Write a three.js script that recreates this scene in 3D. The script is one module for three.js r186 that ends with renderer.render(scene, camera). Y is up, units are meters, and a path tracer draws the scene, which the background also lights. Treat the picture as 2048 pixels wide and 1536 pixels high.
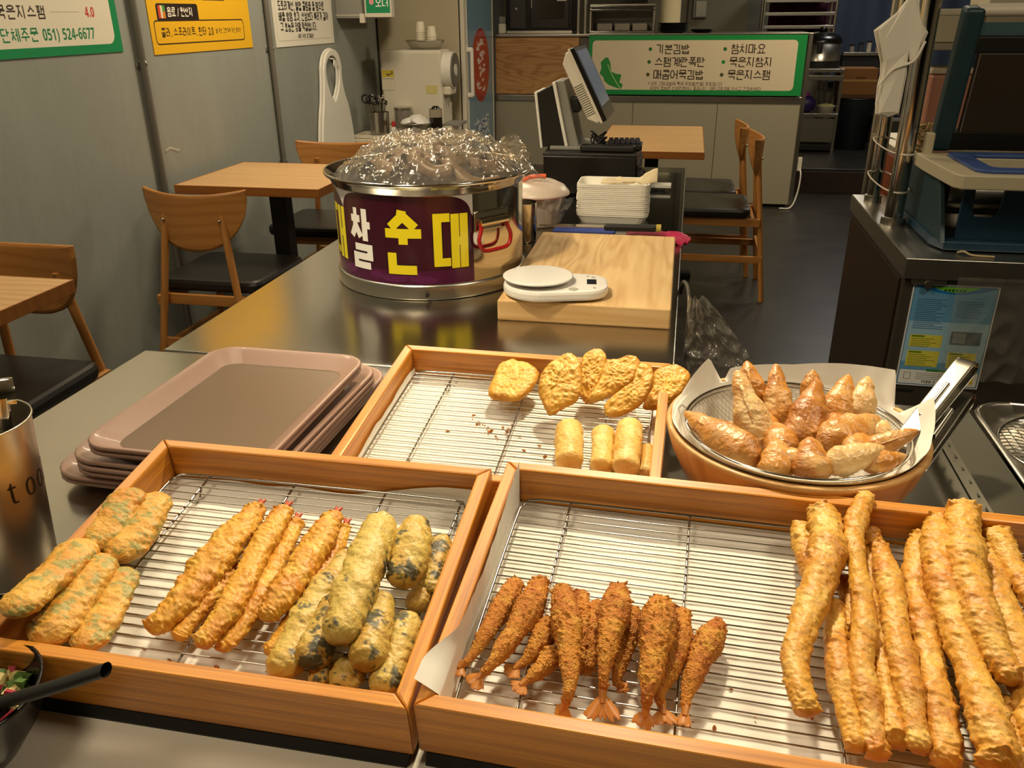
import * as THREE from 'three';
import { RoundedBoxGeometry } from 'three/addons/geometries/RoundedBoxGeometry.js';
import { mergeGeometries, mergeVertices } from 'three/addons/utils/BufferGeometryUtils.js';
import { ImprovedNoise } from 'three/addons/math/ImprovedNoise.js';
import { RectAreaLightUniformsLib } from 'three/addons/lights/RectAreaLightUniformsLib.js';

// ---------------------------------------------------------------- camera, exposure, lights
const scene = new THREE.Scene();
const renderer = new THREE.WebGLRenderer({ antialias: true });
renderer.toneMapping = THREE.LinearToneMapping;
renderer.toneMappingExposure = 0.9;
renderer.shadowMap.enabled = true;
renderer.shadowMap.type = THREE.PCFSoftShadowMap;
scene.background = new THREE.Color(0x000000);
RectAreaLightUniformsLib.init();

const camera = new THREE.PerspectiveCamera(2 * Math.atan(768 / 1665) * 180 / Math.PI, 4 / 3, 0.05, 40);
{ // at the shop-front counter, looking down along it; room axis is -z
  const d = new THREE.Vector3(366, 743, -1665).normalize(), up = new THREE.Vector3(-36, 3732, 1665);
  up.addScaledVector(d, -up.dot(d)).normalize();
  const r = new THREE.Vector3().crossVectors(d, up);            // world axes seen from the camera
  camera.quaternion.setFromRotationMatrix(new THREE.Matrix4().makeBasis(r, up, d.clone().negate()).transpose());
  camera.position.set(0, 1.35, 0);
}
const WARM = new THREE.Color(1.0, 0.84, 0.57), WARM2 = new THREE.Color(1.0, 0.85, 0.60);

// ---------------------------------------------------------------- helpers
const V = (x, y, z) => new THREE.Vector3(x, y, z);
let seedN = 7;
const rnd = () => { seedN = (seedN + 0x6d2b79f5) | 0; let t = Math.imul(seedN ^ (seedN >>> 15), 1 | seedN); t = (t + Math.imul(t ^ (t >>> 7), 61 | t)) ^ t; return ((t ^ (t >>> 14)) >>> 0) / 4294967296; };
const rr = (a, b) => a + (b - a) * rnd();
const perlin = new ImprovedNoise();
const N3 = (x, y, z) => perlin.noise(x + 31.7, y + 57.3, z + 11.9);
const fbm = (x, y, z, o = 4) => { let s = 0, a = 1, f = 1; for (let i = 0; i < o; i++) { s += a * N3(x * f, y * f, z * f + i * 7.1); a *= 0.5; f *= 2.03; } return s; };
const lerp = (a, b, t) => a + (b - a) * t, clamp = (x, a = 0, b = 1) => Math.min(b, Math.max(a, x)), sstep = (a, b, x) => { const t = clamp((x - a) / (b - a)); return t * t * (3 - 2 * t); };
const used = new Map();
const numbered = (n) => { const k = used.get(n) || 0; used.set(n, k + 1); return k ? n + '_' + String(k).padStart(3, '0') : n; };
function thing(name, label, category, [x, y, z] = [0, 0, 0], turn = 0, group) {
  const o = new THREE.Group(); o.name = numbered(name); scene.add(o);
  o.position.set(x, y, z); o.rotation.order = 'YXZ'; o.rotation.y = turn; o.userData = { label, category };
  if (group) o.userData.group = group;
  return o;
}
function part(parent, name, geo, m, label) {
  const o = new THREE.Mesh(geo, m); o.name = name; o.castShadow = o.receiveShadow = true; parent.add(o);
  if (label) o.userData.label = label;
  return o;
}
function single(name, label, category, geo, m, group) { const o = part(scene, numbered(name), geo, m); o.userData = { label, category }; if (group) o.userData.group = group; return o; }
function struct(name, geo, m, label) { const o = part(scene, name, geo, m); o.userData = { kind: 'structure', label, category: name.split('_')[0] }; return o; }
function dup(root, [x, y, z], turn = 0, label) { const r = root.clone(); r.name = numbered(root.name.replace(/_\d{3}$/, '')); r.userData = { ...root.userData }; if (label) r.userData.label = label; scene.add(r); r.position.set(x, y, z); r.rotation.y = turn; return r; }
// geometry
const tf = (g, p = [0, 0, 0], r = [0, 0, 0], s = 1) => { const m = new THREE.Matrix4().compose(V(...p), new THREE.Quaternion().setFromEuler(new THREE.Euler(...r)), typeof s === 'number' ? V(s, s, s) : V(...s)); g.applyMatrix4(m); return g; };
const box = (w, h, d, p = [0, 0, 0], r = 0.002, rot = [0, 0, 0]) => tf(r > 0 ? new RoundedBoxGeometry(w, h, d, 2, Math.min(r, w / 2.01, h / 2.01, d / 2.01)) : new THREE.BoxGeometry(w, h, d), p, rot);
const cyl = (rt, rb, h, p = [0, 0, 0], seg = 24, rot = [0, 0, 0], open = false) => tf(new THREE.CylinderGeometry(rt, rb, h, seg, 1, open), p, rot);
const lathe = (pts, seg = 48, p = [0, 0, 0]) => tf(new THREE.LatheGeometry(pts.map(([x, y]) => new THREE.Vector2(x, y)), seg), p);
const tube = (pts, r, seg = 0, rad = 8, closed = false) => new THREE.TubeGeometry(new THREE.CatmullRomCurve3(pts.map((p) => V(...p)), closed, 'centripetal'), seg || pts.length * 8, r, rad, closed);
function rod(a, b, r, rad = 6, r2 = r) { const A = V(...a), B = V(...b), L = A.distanceTo(B); const g = new THREE.CylinderGeometry(r2, r, L, rad, 1); g.applyQuaternion(new THREE.Quaternion().setFromUnitVectors(V(0, 1, 0), B.clone().sub(A).normalize())); g.translate((A.x + B.x) / 2, (A.y + B.y) / 2, (A.z + B.z) / 2); return g; }
const merge = (list) => mergeGeometries(list.map((g) => { const n = g.index ? g.toNonIndexed() : g; for (const k of Object.keys(n.attributes)) if (!['position', 'normal', 'uv'].includes(k)) n.deleteAttribute(k); return n; }));
function shapeOf(pts) { const s = new THREE.Shape(); pts.forEach(([x, y], i) => (i ? s.lineTo(x, y) : s.moveTo(x, y))); s.closePath(); return s; }
function rrect(w, h, r, cx = 0, cy = 0) { const s = new THREE.Shape(), x = cx - w / 2, y = cy - h / 2; s.moveTo(x + r, y); s.lineTo(x + w - r, y); s.absarc(x + w - r, y + r, r, -Math.PI / 2, 0); s.lineTo(x + w, y + h - r); s.absarc(x + w - r, y + h - r, r, 0, Math.PI / 2); s.lineTo(x + r, y + h); s.absarc(x + r, y + h - r, r, Math.PI / 2, Math.PI); s.lineTo(x, y + r); s.absarc(x + r, y + r, r, Math.PI, 1.5 * Math.PI); return s; }
const extr = (s, depth, bevel = 0, seg = 10) => new THREE.ExtrudeGeometry(s, { depth: depth - 2 * bevel, bevelEnabled: bevel > 0, bevelThickness: bevel, bevelSize: bevel, bevelOffset: -bevel, bevelSegments: 2, curveSegments: seg }).translate(0, 0, bevel);
const flatExtr = (s, h, bevel = 0, seg = 10) => extr(s, h, bevel, seg).rotateX(-Math.PI / 2);        // shape drawn in x and -z, grown upward
// closed shell of a surface f(u, v), thickness th along the normal
function shell(f, nu, nv, th = 0) {
  const P = [], U = [], I = [], W = nu + 1, at = (i, j) => f(i / nu, j / nv);
  const nrm = (i, j) => { const e = 1e-3, u = i / nu, v = j / nv, a = f(clamp(u + e), v).sub(f(clamp(u - e), v)), b = f(u, clamp(v + e)).sub(f(u, clamp(v - e))); const n = a.cross(b); return n.lengthSq() > 1e-18 ? n.normalize() : V(0, 1, 0); };
  for (let s = 0; s < (th ? 2 : 1); s++) for (let j = 0; j <= nv; j++) for (let i = 0; i <= nu; i++) { const p = at(i, j); if (s) p.addScaledVector(nrm(i, j), -th); P.push(p.x, p.y, p.z); U.push(i / nu, j / nv); }
  const O = W * (nv + 1);
  for (let j = 0; j < nv; j++) for (let i = 0; i < nu; i++) { const a = j * W + i, b = a + 1, c = a + W, d = c + 1; I.push(a, b, d, a, d, c); if (th) I.push(O + a, O + d, O + b, O + a, O + c, O + d); }
  if (th) {
    const edge = (a, b) => I.push(a, O + a, O + b, a, O + b, b);
    for (let i = 0; i < nu; i++) { edge(i, i + 1); edge(nv * W + i + 1, nv * W + i); }
    for (let j = 0; j < nv; j++) { edge((j + 1) * W, j * W); edge(j * W + nu, (j + 1) * W + nu); }
  }
  const g = new THREE.BufferGeometry(); g.setAttribute('position', new THREE.Float32BufferAttribute(P, 3)); g.setAttribute('uv', new THREE.Float32BufferAttribute(U, 2)); g.setIndex(I); g.computeVertexNormals(); return g;
}
// uv in metres, u along the grain axis
function grainUV(g, axis = 'x', du = 0, dv = 0) {
  const n = g.index ? g.toNonIndexed() : g, p = n.attributes.position, nn = n.attributes.normal, uv = new Float32Array(p.count * 2), k = { x: 0, y: 1, z: 2 }[axis], o = [0, 1, 2].filter((i) => i !== k);
  for (let i = 0; i < p.count; i += 3) {
    const m = [0, 0, 0]; for (let j = 0; j < 3; j++) { m[0] += nn.getX(i + j); m[1] += nn.getY(i + j); m[2] += nn.getZ(i + j); }
    const a = m.map(Math.abs), dom = a.indexOf(Math.max(...a));
    for (let j = 0; j < 3; j++) { const q = [p.getX(i + j), p.getY(i + j), p.getZ(i + j)]; let u, v; if (dom === k) { u = q[o[0]] * 0.3; v = q[o[1]]; } else { u = q[k]; v = q[dom === o[0] ? o[1] : o[0]]; } uv[(i + j) * 2] = u + du; uv[(i + j) * 2 + 1] = v + dv; }
  }
  n.setAttribute('uv', new THREE.BufferAttribute(uv, 2)); return n;
}
// ---------------------------------------------------------------- textures and materials
function tex(w, h, fn, srgb = true, rep = [1, 1]) {
  const d = new Uint8Array(w * h * 4);
  for (let y = 0; y < h; y++) for (let x = 0; x < w; x++) { const c = fn(x / w, y / h), i = (y * w + x) * 4; d[i] = clamp(c[0], 0, 255); d[i + 1] = clamp(c[1], 0, 255); d[i + 2] = clamp(c[2], 0, 255); d[i + 3] = 255; }
  const t = new THREE.DataTexture(d, w, h); t.wrapS = t.wrapT = THREE.RepeatWrapping; t.magFilter = THREE.LinearFilter; t.minFilter = THREE.LinearMipmapLinearFilter; if (srgb) t.colorSpace = THREE.SRGBColorSpace; t.repeat.set(...rep); t.needsUpdate = true; return t;
}
const grey = (v) => [v, v, v], mixc = (a, b, t) => [lerp(a[0], b[0], t), lerp(a[1], b[1], t), lerp(a[2], b[2], t)];
// noise that repeats over the unit square
const tile = (f) => (u, v) => { const a = f(u, v), b = f(u - 1, v), c = f(u, v - 1), d = f(u - 1, v - 1); return (a * (1 - u) + b * u) * (1 - v) + (c * (1 - u) + d * u) * v; };
function woodTex(light, dark, { rings = 26, wav = 0.5, fine = 160, ringw = 0.55, rep = [2, 2], seed = 0 } = {}) {
  const w = tile((u, v) => fbm(u * 1.6 + seed, v * 5, seed, 3)), g = tile((u, v) => fbm(u * 4 + seed, v * fine, seed + 3, 2)), l = tile((u, v) => fbm(u * 1.2, v * 3, seed + 9, 2));
  return tex(512, 512, (u, v) => {
    let y = v * rings + w(u, v) * wav * 6, ring = 0.5 + 0.5 * Math.sin(y * 6.283); ring = Math.pow(ring, 2.2);
    const t = clamp(ring * ringw + g(u, v) * 0.55 + (0.55 - ringw) * 0.4 + l(u, v) * 0.35 + 0.12); return mixc(light, dark, t);
  }, true, rep);
}
const T = {
  trayWood: woodTex([226, 152, 52], [158, 94, 26], { rings: 26, wav: 0.12, fine: 190, ringw: 0.26, rep: [2.2, 2.6], seed: 1 }),
  oak: woodTex([204, 166, 116], [180, 138, 90], { rings: 14, wav: 0.15, fine: 200, rep: [1.2, 2], seed: 2 }),
  board: woodTex([216, 182, 128], [190, 148, 94], { rings: 5, wav: 0.75, fine: 50, rep: [0.9, 2.0], seed: 3 }),
  pine: woodTex([190, 142, 88], [146, 98, 52], { rings: 9, wav: 0.9, fine: 90, rep: [0.8, 1.4], seed: 4 }),
  darkFloor: tex(512, 512, (() => { const a = tile((u, v) => fbm(u * 4, v * 30, 3, 4)), b = tile((u, v) => fbm(u * 7, v * 7, 9, 5)); return (u, v) => { const k = 38 + a(u, v) * 10 + b(u, v) * 13; return [k * 1.0, k * 0.94, k * 0.85]; }; })(), true, [0.8, 0.8]),
  wall: tex(512, 512, (() => { const a = tile((u, v) => fbm(u * 5, v * 5, 1, 5)), b = tile((u, v) => fbm(u * 40, v * 40, 5, 3)); return (u, v) => { const k = a(u, v) * 7 + b(u, v) * 4; return [147 + k, 149 + k, 141 + k]; }; })(), true, [0.9, 0.9]),
  wallBump: tex(512, 512, (() => { const b = tile((u, v) => fbm(u * 9, v * 9, 15, 6)); return (u, v) => grey(128 + b(u, v) * 90); })(), false, [1.2, 1.2]),
  brushed: tex(512, 512, (() => { const a = tile((u, v) => fbm(u * 3, v * 220, 2, 2)), b = tile((u, v) => fbm(u * 6, v * 6, 8, 5)); return (u, v) => { const k = 90 + a(u, v) * 55 + b(u, v) * 60; return [k, k, k]; }; })(), false, [1.5, 1.5]),
  smear: tex(512, 512, (() => { const b = tile((u, v) => fbm(u * 5, v * 8, 18, 6)); const s = tile((u, v) => fbm(u * 30, v * 4, 28, 3)); return (u, v) => grey(205 + b(u, v) * 24 + Math.max(0, s(u, v)) * 16); })(), false, [1.3, 1.3]),
  crust: tex(512, 512, (() => { const b = tile((u, v) => fbm(u * 10, v * 10, 4, 5)); return (u, v) => grey(128 + b(u, v) * 120); })(), false, [1, 1]),
  crumb: tex(512, 512, (() => { const b = tile((u, v) => fbm(u * 36, v * 36, 6, 3)); return (u, v) => grey(128 + b(u, v) * 170); })(), false, [1, 1]),
  paperCrease: tex(512, 512, (() => { const b = tile((u, v) => { let s = 0; for (let i = 0; i < 4; i++) s += Math.abs(N3(u * (3 + 2.3 * i) + i, v * (3 + 1.9 * i), i * 5)) / (1 + i * 0.7); return s; }); return (u, v) => grey(255 - b(u, v) * 150); })(), false, [1, 1]),
};
const M = (o) => new THREE.MeshStandardMaterial(o), MP = (o) => new THREE.MeshPhysicalMaterial(o);
const S = (hex) => new THREE.Color(hex);
const mat = {
  steel: M({ color: 0xb9b6ae, metalness: 1, roughness: 0.42, roughnessMap: T.smear, bumpMap: T.brushed, bumpScale: 0.00006 }),
  steelTop: M({ color: 0xb4b0a6, metalness: 1, roughness: 0.27, roughnessMap: T.smear }),
  polished: M({ color: 0xcfcac0, metalness: 1, roughness: 0.12 }),
  satin: M({ color: 0xc4bfb4, metalness: 1, roughness: 0.28 }),
  brushedCup: MP({ color: 0xc9c0b0, metalness: 1, roughness: 0.3, bumpMap: T.brushed, bumpScale: 0.00004 }),
  wire: M({ color: 0xa8a49c, metalness: 1, roughness: 0.2 }),
  trayWood: MP({ map: T.trayWood, roughness: 0.42, clearcoat: 0.35, clearcoatRoughness: 0.3 }),
  oak: M({ map: T.oak, roughness: 0.45 }),
  chairWood: M({ map: T.oak, color: 0xecca98, roughness: 0.42 }),
  oakEdge: M({ color: 0xc79a5a, roughness: 0.5, map: T.oak }),
  board: M({ map: T.board, roughness: 0.7 }),
  pine: M({ map: T.pine, roughness: 0.65 }),
  black: M({ color: 0x15130f, roughness: 0.55 }),
  blackGloss: M({ color: 0x100e0b, roughness: 0.25 }),
  vinyl: MP({ color: 0x1a1714, roughness: 0.38, clearcoat: 0.2, clearcoatRoughness: 0.4 }),
  white: M({ color: 0xe6e1d6, roughness: 0.45 }),
  whiteGloss: MP({ color: 0xe8e4de, roughness: 0.3, clearcoat: 0.3 }),
  cream: M({ color: 0xd9d0bd, roughness: 0.5 }),
  greyPlastic: M({ color: 0x8d8a82, roughness: 0.5 }),
  paper: M({ color: 0xeeeae0, roughness: 0.9, side: THREE.DoubleSide, bumpMap: T.paperCrease, bumpScale: 0.0012 }),
  film: MP({ color: 0xffffff, transmission: 1, thickness: 0, roughness: 0.06, ior: 1.5, side: THREE.DoubleSide }),
  wrap: MP({ color: 0xf4eee4, transmission: 0.93, thickness: 0, roughness: 0.08, ior: 1.5, clearcoat: 1, clearcoatRoughness: 0.04, side: THREE.DoubleSide }),
  glass: MP({ color: 0xffffff, transmission: 1, thickness: 0, roughness: 0.02, ior: 1.5 }),
};
// ---------------------------------------------------------------- Korean lettering drawn with strokes
const LEAD = 'ㄱㄲㄴㄷㄸㄹㅁㅂㅃㅅㅆㅇㅈㅉㅊㅋㅌㅍㅎ', VOW = 'ㅏㅐㅑㅒㅓㅔㅕㅖㅗㅘㅙㅚㅛㅜㅝㅞㅟㅠㅡㅢㅣ', TAIL = ['', 'ㄱ', 'ㄲ', 'ㄱㅅ', 'ㄴ', 'ㄴㅈ', 'ㄴㅎ', 'ㄷ', 'ㄹ', 'ㄹㄱ', 'ㄹㅁ', 'ㄹㅂ', 'ㄹㅅ', 'ㄹㅌ', 'ㄹㅍ', 'ㄹㅎ', 'ㅁ', 'ㅂ', 'ㅂㅅ', 'ㅅ', 'ㅆ', 'ㅇ', 'ㅈ', 'ㅊ', 'ㅋ', 'ㅌ', 'ㅍ', 'ㅎ'];
const CONS = { ㄱ: '0,0 1,0 1,1', ㄴ: '0,0 0,1 1,1', ㄷ: '1,0 0,0 0,1 1,1', ㄹ: '0,0 1,0 1,.5 0,.5 0,1 1,1', ㅁ: '0,0 1,0 1,1 0,1 0,0', ㅂ: '0,0 0,1 1,1 1,0|0,.5 1,.5', ㅅ: '.5,0 .45,.4 0,1|.5,.3 1,1', ㅇ: 'O0,0,1,1', ㅈ: '0,0 1,0|.5,0 .45,.45 0,1|.5,.4 1,1', ㅊ: '.3,0 .7,0|0,.28 1,.28|.5,.28 .45,.6 0,1|.5,.55 1,1', ㅋ: '0,0 1,0 1,1|0,.48 1,.48', ㅌ: '1,0 0,0 0,1 1,1|0,.5 1,.5', ㅍ: '0,0 1,0|.3,0 .3,1|.7,0 .7,1|0,1 1,1', ㅎ: '.3,0 .7,0|0,.27 1,.27|O.12,.45,.76,.55' };
const DBL = { ㄲ: 'ㄱㄱ', ㄸ: 'ㄷㄷ', ㅃ: 'ㅂㅂ', ㅆ: 'ㅅㅅ', ㅉ: 'ㅈㅈ' };
const VERT = { ㅏ: '.3,0 .3,1|.3,.5 1,.5', ㅑ: '.3,0 .3,1|.3,.33 1,.33|.3,.67 1,.67', ㅓ: '.75,0 .75,1|0,.5 .75,.5', ㅕ: '.75,0 .75,1|0,.33 .75,.33|0,.67 .75,.67', ㅣ: '.5,0 .5,1', ㅐ: '.15,0 .15,1|.85,0 .85,1|.15,.5 .85,.5', ㅒ: '.15,0 .15,1|.85,0 .85,1|.15,.33 .85,.33|.15,.67 .85,.67', ㅔ: '.4,0 .4,1|.95,0 .95,1|-.1,.5 .4,.5', ㅖ: '.4,0 .4,1|.95,0 .95,1|-.1,.33 .4,.33|-.1,.67 .4,.67' };
const HORZ = { ㅗ: '0,1 1,1|.5,.1 .5,1', ㅛ: '0,1 1,1|.32,.1 .32,1|.68,.1 .68,1', ㅜ: '0,.2 1,.2|.5,.2 .5,1.1', ㅠ: '0,.2 1,.2|.32,.2 .32,1.1|.68,.2 .68,1.1', ㅡ: '0,.5 1,.5' };
const MIX = { ㅘ: 'ㅗㅏ', ㅙ: 'ㅗㅐ', ㅚ: 'ㅗㅣ', ㅝ: 'ㅜㅓ', ㅞ: 'ㅜㅔ', ㅟ: 'ㅜㅣ', ㅢ: 'ㅡㅣ' };
function strokes(g, def, x, y, w, h) {
  for (const s of def.split('|')) {
    g.beginPath();
    if (s[0] === 'O') { const [a, b, c, d] = s.slice(1).split(',').map(Number); g.ellipse(x + (a + c / 2) * w, y + (b + d / 2) * h, c * w / 2, d * h / 2, 0, 0, 7); } else s.split(' ').forEach((p, i) => { const [a, b] = p.split(',').map(Number); i ? g.lineTo(x + a * w, y + b * h) : g.moveTo(x + a * w, y + b * h); });
    g.stroke();
  }
}
function cons(g, c, x, y, w, h) { const two = DBL[c] || (c.length === 2 ? c : ''); if (two) { strokes(g, CONS[two[0]], x, y, w * 0.4, h); strokes(g, CONS[two[1]], x + w * 0.6, y, w * 0.4, h); } else strokes(g, CONS[c], x, y, w, h); }
function syllable(g, ch, X, Y, W, H) {                            // one block in the box X, Y, W, H
  const k = ch.charCodeAt(0) - 0xac00, l = LEAD[Math.floor(k / 588)], v = VOW[Math.floor(k / 28) % 21], t = TAIL[k % 28];
  const at = (f, c, a, b, w, h) => f(g, c, X + a * W, Y + b * H, w * W, h * H), S2 = t ? 1 : 0;
  if (VERT[v]) { const wide = 'ㅐㅒㅔㅖ'.includes(v) ? 0.06 : 0; at(cons, l, 0.04, 0.06, 0.46 - wide, S2 ? 0.44 : 0.82); at(strokes, VERT[v], 0.6 - wide, 0, 0.36 + wide, S2 ? 0.56 : 1); if (t) at(cons, t, 0.16, 0.68, 0.72, 0.32); }
  else if (HORZ[v]) { at(cons, l, 0.16, 0.03, 0.68, S2 ? 0.28 : 0.46); at(strokes, HORZ[v], 0, S2 ? 0.36 : 0.6, 1, S2 ? 0.2 : 0.34); if (t) at(cons, t, 0.16, 0.72, 0.68, 0.28); }
  else { const [a, b] = MIX[v]; at(cons, l, 0.06, 0.03, 0.44, S2 ? 0.26 : 0.42); at(strokes, HORZ[a], 0, S2 ? 0.32 : 0.55, 0.58, S2 ? 0.2 : 0.3); at(strokes, VERT[b], 0.68, 0, 0.3, S2 ? 0.6 : 1); if (t) at(cons, t, 0.16, 0.72, 0.72, 0.28); }
}
function write(g, str, x, y, size, { color = '#222', weight = 0.11, gap = 0.16, squeeze = 1 } = {}) {   // y is the top of the letters
  g.strokeStyle = g.fillStyle = color; g.lineWidth = size * weight; g.lineCap = 'butt'; g.lineJoin = 'miter'; g.textBaseline = 'alphabetic';
  for (const ch of str) {
    const c = ch.charCodeAt(0);
    if (c >= 0xac00 && c < 0xd7a4) { syllable(g, ch, x + size * 0.04, y + size * 0.06, size * 0.88 * squeeze, size * 0.88); x += size * (0.92 + gap * 0.6) * squeeze; }
    else if (ch === ' ') x += size * 0.36 * squeeze;
    else { g.font = `bold ${size * 1.16}px sans-serif`; g.save(); g.translate(x, y + size * 0.97); g.scale(0.82 * squeeze, 1); g.fillText(ch, 0, 0); const w = g.measureText(ch).width; g.restore(); x += w * 0.84 * squeeze; }
  }
  return x;
}
function canvasTex(w, h, draw) { const c = document.createElement('canvas'); c.width = w; c.height = h; const g = c.getContext('2d'); draw(g, w, h); const t = new THREE.CanvasTexture(c); t.colorSpace = THREE.SRGBColorSpace; t.anisotropy = 8; return t; }
function rr2(g, x, y, w, h, r) { g.beginPath(); g.moveTo(x + r, y); g.arcTo(x + w, y, x + w, y + h, r); g.arcTo(x + w, y + h, x, y + h, r); g.arcTo(x, y + h, x, y, r); g.arcTo(x, y, x + w, y, r); g.closePath(); }
function scribble(g, x, y, w, h, color, lw, n) { g.strokeStyle = color; g.lineWidth = lw; for (let i = 0; i < n; i++) { g.beginPath(); let a = x + rr(0, w), b = y + rr(0, h); g.moveTo(a, b); for (let k = 0; k < 3; k++) { a = clamp(a + rr(-w, w) * 0.25, x, x + w); b = clamp(b + rr(-h, h) * 0.25, y, y + h); g.lineTo(a, b); } g.stroke(); } }
// a printed sheet: thin box whose front face carries the picture
function sheet(w, h, t = 0.002) { const g = new THREE.BoxGeometry(w, h, t); return g; }
function printed(texture, rough = 0.6, side = 0xd8d2c4) { const f = M({ map: texture, roughness: rough }), s = M({ color: side, roughness: 0.8 }); return [s, s, s, s, f, s]; }
// ---------------------------------------------------------------- room shell
const metres = (g) => grainUV(g, 'x');
mat.wall = M({ map: T.wall, roughness: 0.62, bumpMap: T.wallBump, bumpScale: 0.003 });
mat.wallBeige = M({ color: 0x8f8772, roughness: 0.8, bumpMap: T.wallBump, bumpScale: 0.001 });
mat.ceiling = M({ color: 0xb8b0a0, roughness: 0.9 });
mat.floor = M({ map: T.darkFloor, roughness: 0.35 });
struct('floor', metres(new THREE.BoxGeometry(5.6, 0.12, 12.2).translate(0.6, -0.06, -3.8)), mat.floor, 'dark grey stained floor of the eatery');
struct('wall_left', metres(new THREE.BoxGeometry(0.12, 2.7, 12.2).translate(-2.09, 1.25, -3.8)), mat.wall, 'painted grey plaster wall beside the dining tables');
struct('wall_right', metres(new THREE.BoxGeometry(0.12, 2.7, 12.2).translate(3.3, 1.25, -3.8)), mat.wallBeige, 'plain wall at the far side of the kitchen');
struct('wall_back', metres(new THREE.BoxGeometry(5.6, 2.7, 0.12).translate(0.6, 1.25, -9.7)), mat.wallBeige, 'beige wall behind the kitchen');
struct('wall_front', metres(merge([new THREE.BoxGeometry(5.6, 0.35, 0.12).translate(0.6, 2.43, 2.2), new THREE.BoxGeometry(0.5, 2.3, 0.12).translate(-1.95, 1.1, 2.2), new THREE.BoxGeometry(0.5, 2.3, 0.12).translate(3.15, 1.1, 2.2)])), mat.wallBeige, 'street side wall with the open shop front');
struct('ceiling', new THREE.BoxGeometry(5.6, 0.12, 12.2).translate(0.6, 2.56, -3.8), mat.ceiling, 'pale ceiling over the eatery');
mat.stepWood = M({ color: 0x33261a, roughness: 0.6, map: T.pine });
{ const st = struct('floor_platform', grainUV(box(2.4, 0.19, 2.4, [2.03, 0.095, -8.4], 0.004)), mat.floor, 'raised dark kitchen floor behind a wooden step');
  part(st, 'riser', grainUV(box(2.4, 0.17, 0.02, [2.03, 0.085, -7.19], 0.003)), mat.stepWood, 'dark wooden riser board'); }
{ const w = struct('wall_kitchen', new THREE.BoxGeometry(0.95, 2.5, 0.08).translate(0.02, 1.25, -9.0), mat.wallBeige, 'beige partition behind the serving counter');
  part(w, 'groove', box(0.012, 2.4, 0.01, [-0.07, 1.25, -8.958], 0), M({ color: 0x4b4336, roughness: 0.8 })); }

// ---------------------------------------------------------------- lamps of the place
function ceilingPanel(label, x, z, w, d, power, color = WARM2) {
  const o = thing('ceiling_light', label, 'lamp', [x, 2.5, z], 0, 'flat ceiling lights');
  part(o, 'frame', box(w + 0.05, 0.03, d + 0.05, [0, -0.015, 0], 0.004), mat.white);
  part(o, 'diffuser', box(w, 0.006, d, [0, -0.031, 0], 0), M({ color: 0xffffff, emissive: color, emissiveIntensity: Math.min(power * 0.3, 6), roughness: 0.6 })).castShadow = false;
  const l = new THREE.RectAreaLight(color, power, w, d); l.position.set(0, -0.04, 0); l.rotation.x = -Math.PI / 2; o.add(l);
  return o;
}
ceilingPanel('square ceiling light above the table with the conduits behind', -1.2, -3.6, 0.5, 0.5, 40);
ceilingPanel('square ceiling light above the front dining table', -1.45, -1.75, 0.4, 0.4, 24);
ceilingPanel('square ceiling light in front of the serving counter', 1.1, -5.4, 0.6, 0.6, 30);
ceilingPanel('square ceiling light above the raised kitchen', 1.6, -8.2, 0.4, 0.4, 22, new THREE.Color(0.9, 0.88, 0.85));
ceilingPanel('square ceiling light above the sealing machine', 1.15, -0.8, 0.4, 0.4, 30);
ceilingPanel('square ceiling light over the shop front', -0.9, -0.1, 0.5, 0.5, 13);
function trackSpot(label, pos, target, cd, angle, size = 3) {
  const o = thing('track_spotlight', label, 'lamp', pos, 0, 'track spotlights over the counter');
  const P = V(...pos), d = V(...target).sub(P).normalize(), q = new THREE.Quaternion().setFromUnitVectors(V(0, -1, 0), d);
  const head = part(o, 'housing', lathe([[0, 0.13], [0.035, 0.13], [0.042, 0.12], [0.045, 0.0], [0.04, 0.0], [0.038, 0.02], [0, 0.02]], 28), mat.black); head.quaternion.copy(q);
  const lens = part(o, 'lens', cyl(0.037, 0.037, 0.004, [0, 0.012, 0], 28), M({ color: 0xffffff, emissive: WARM, emissiveIntensity: 6 })); lens.quaternion.copy(q); lens.castShadow = false;
  part(o, 'stem', rod([0, 0.06, 0], [0, 2.5 - pos[1], 0], 0.008), mat.black);
  const l = new THREE.SpotLight(WARM, cd, 8, angle, 0.75, 2); l.position.copy(d).multiplyScalar(0.01); l.castShadow = true; l.shadow.radius = size; l.shadow.mapSize.set(2048, 2048); o.add(l);
  l.target.position.copy(d); o.add(l.target);
  return o;
}
trackSpot('black track spotlight aimed at the trays of fried food', [-0.1, 2.2, -1.6], [-0.02, 0.85, -0.72], 11.5, 0.55);
trackSpot('black track spotlight aimed at the sausage pot', [-0.75, 2.25, -0.9], [-0.5, 0.9, -1.75], 8, 0.6);
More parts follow.
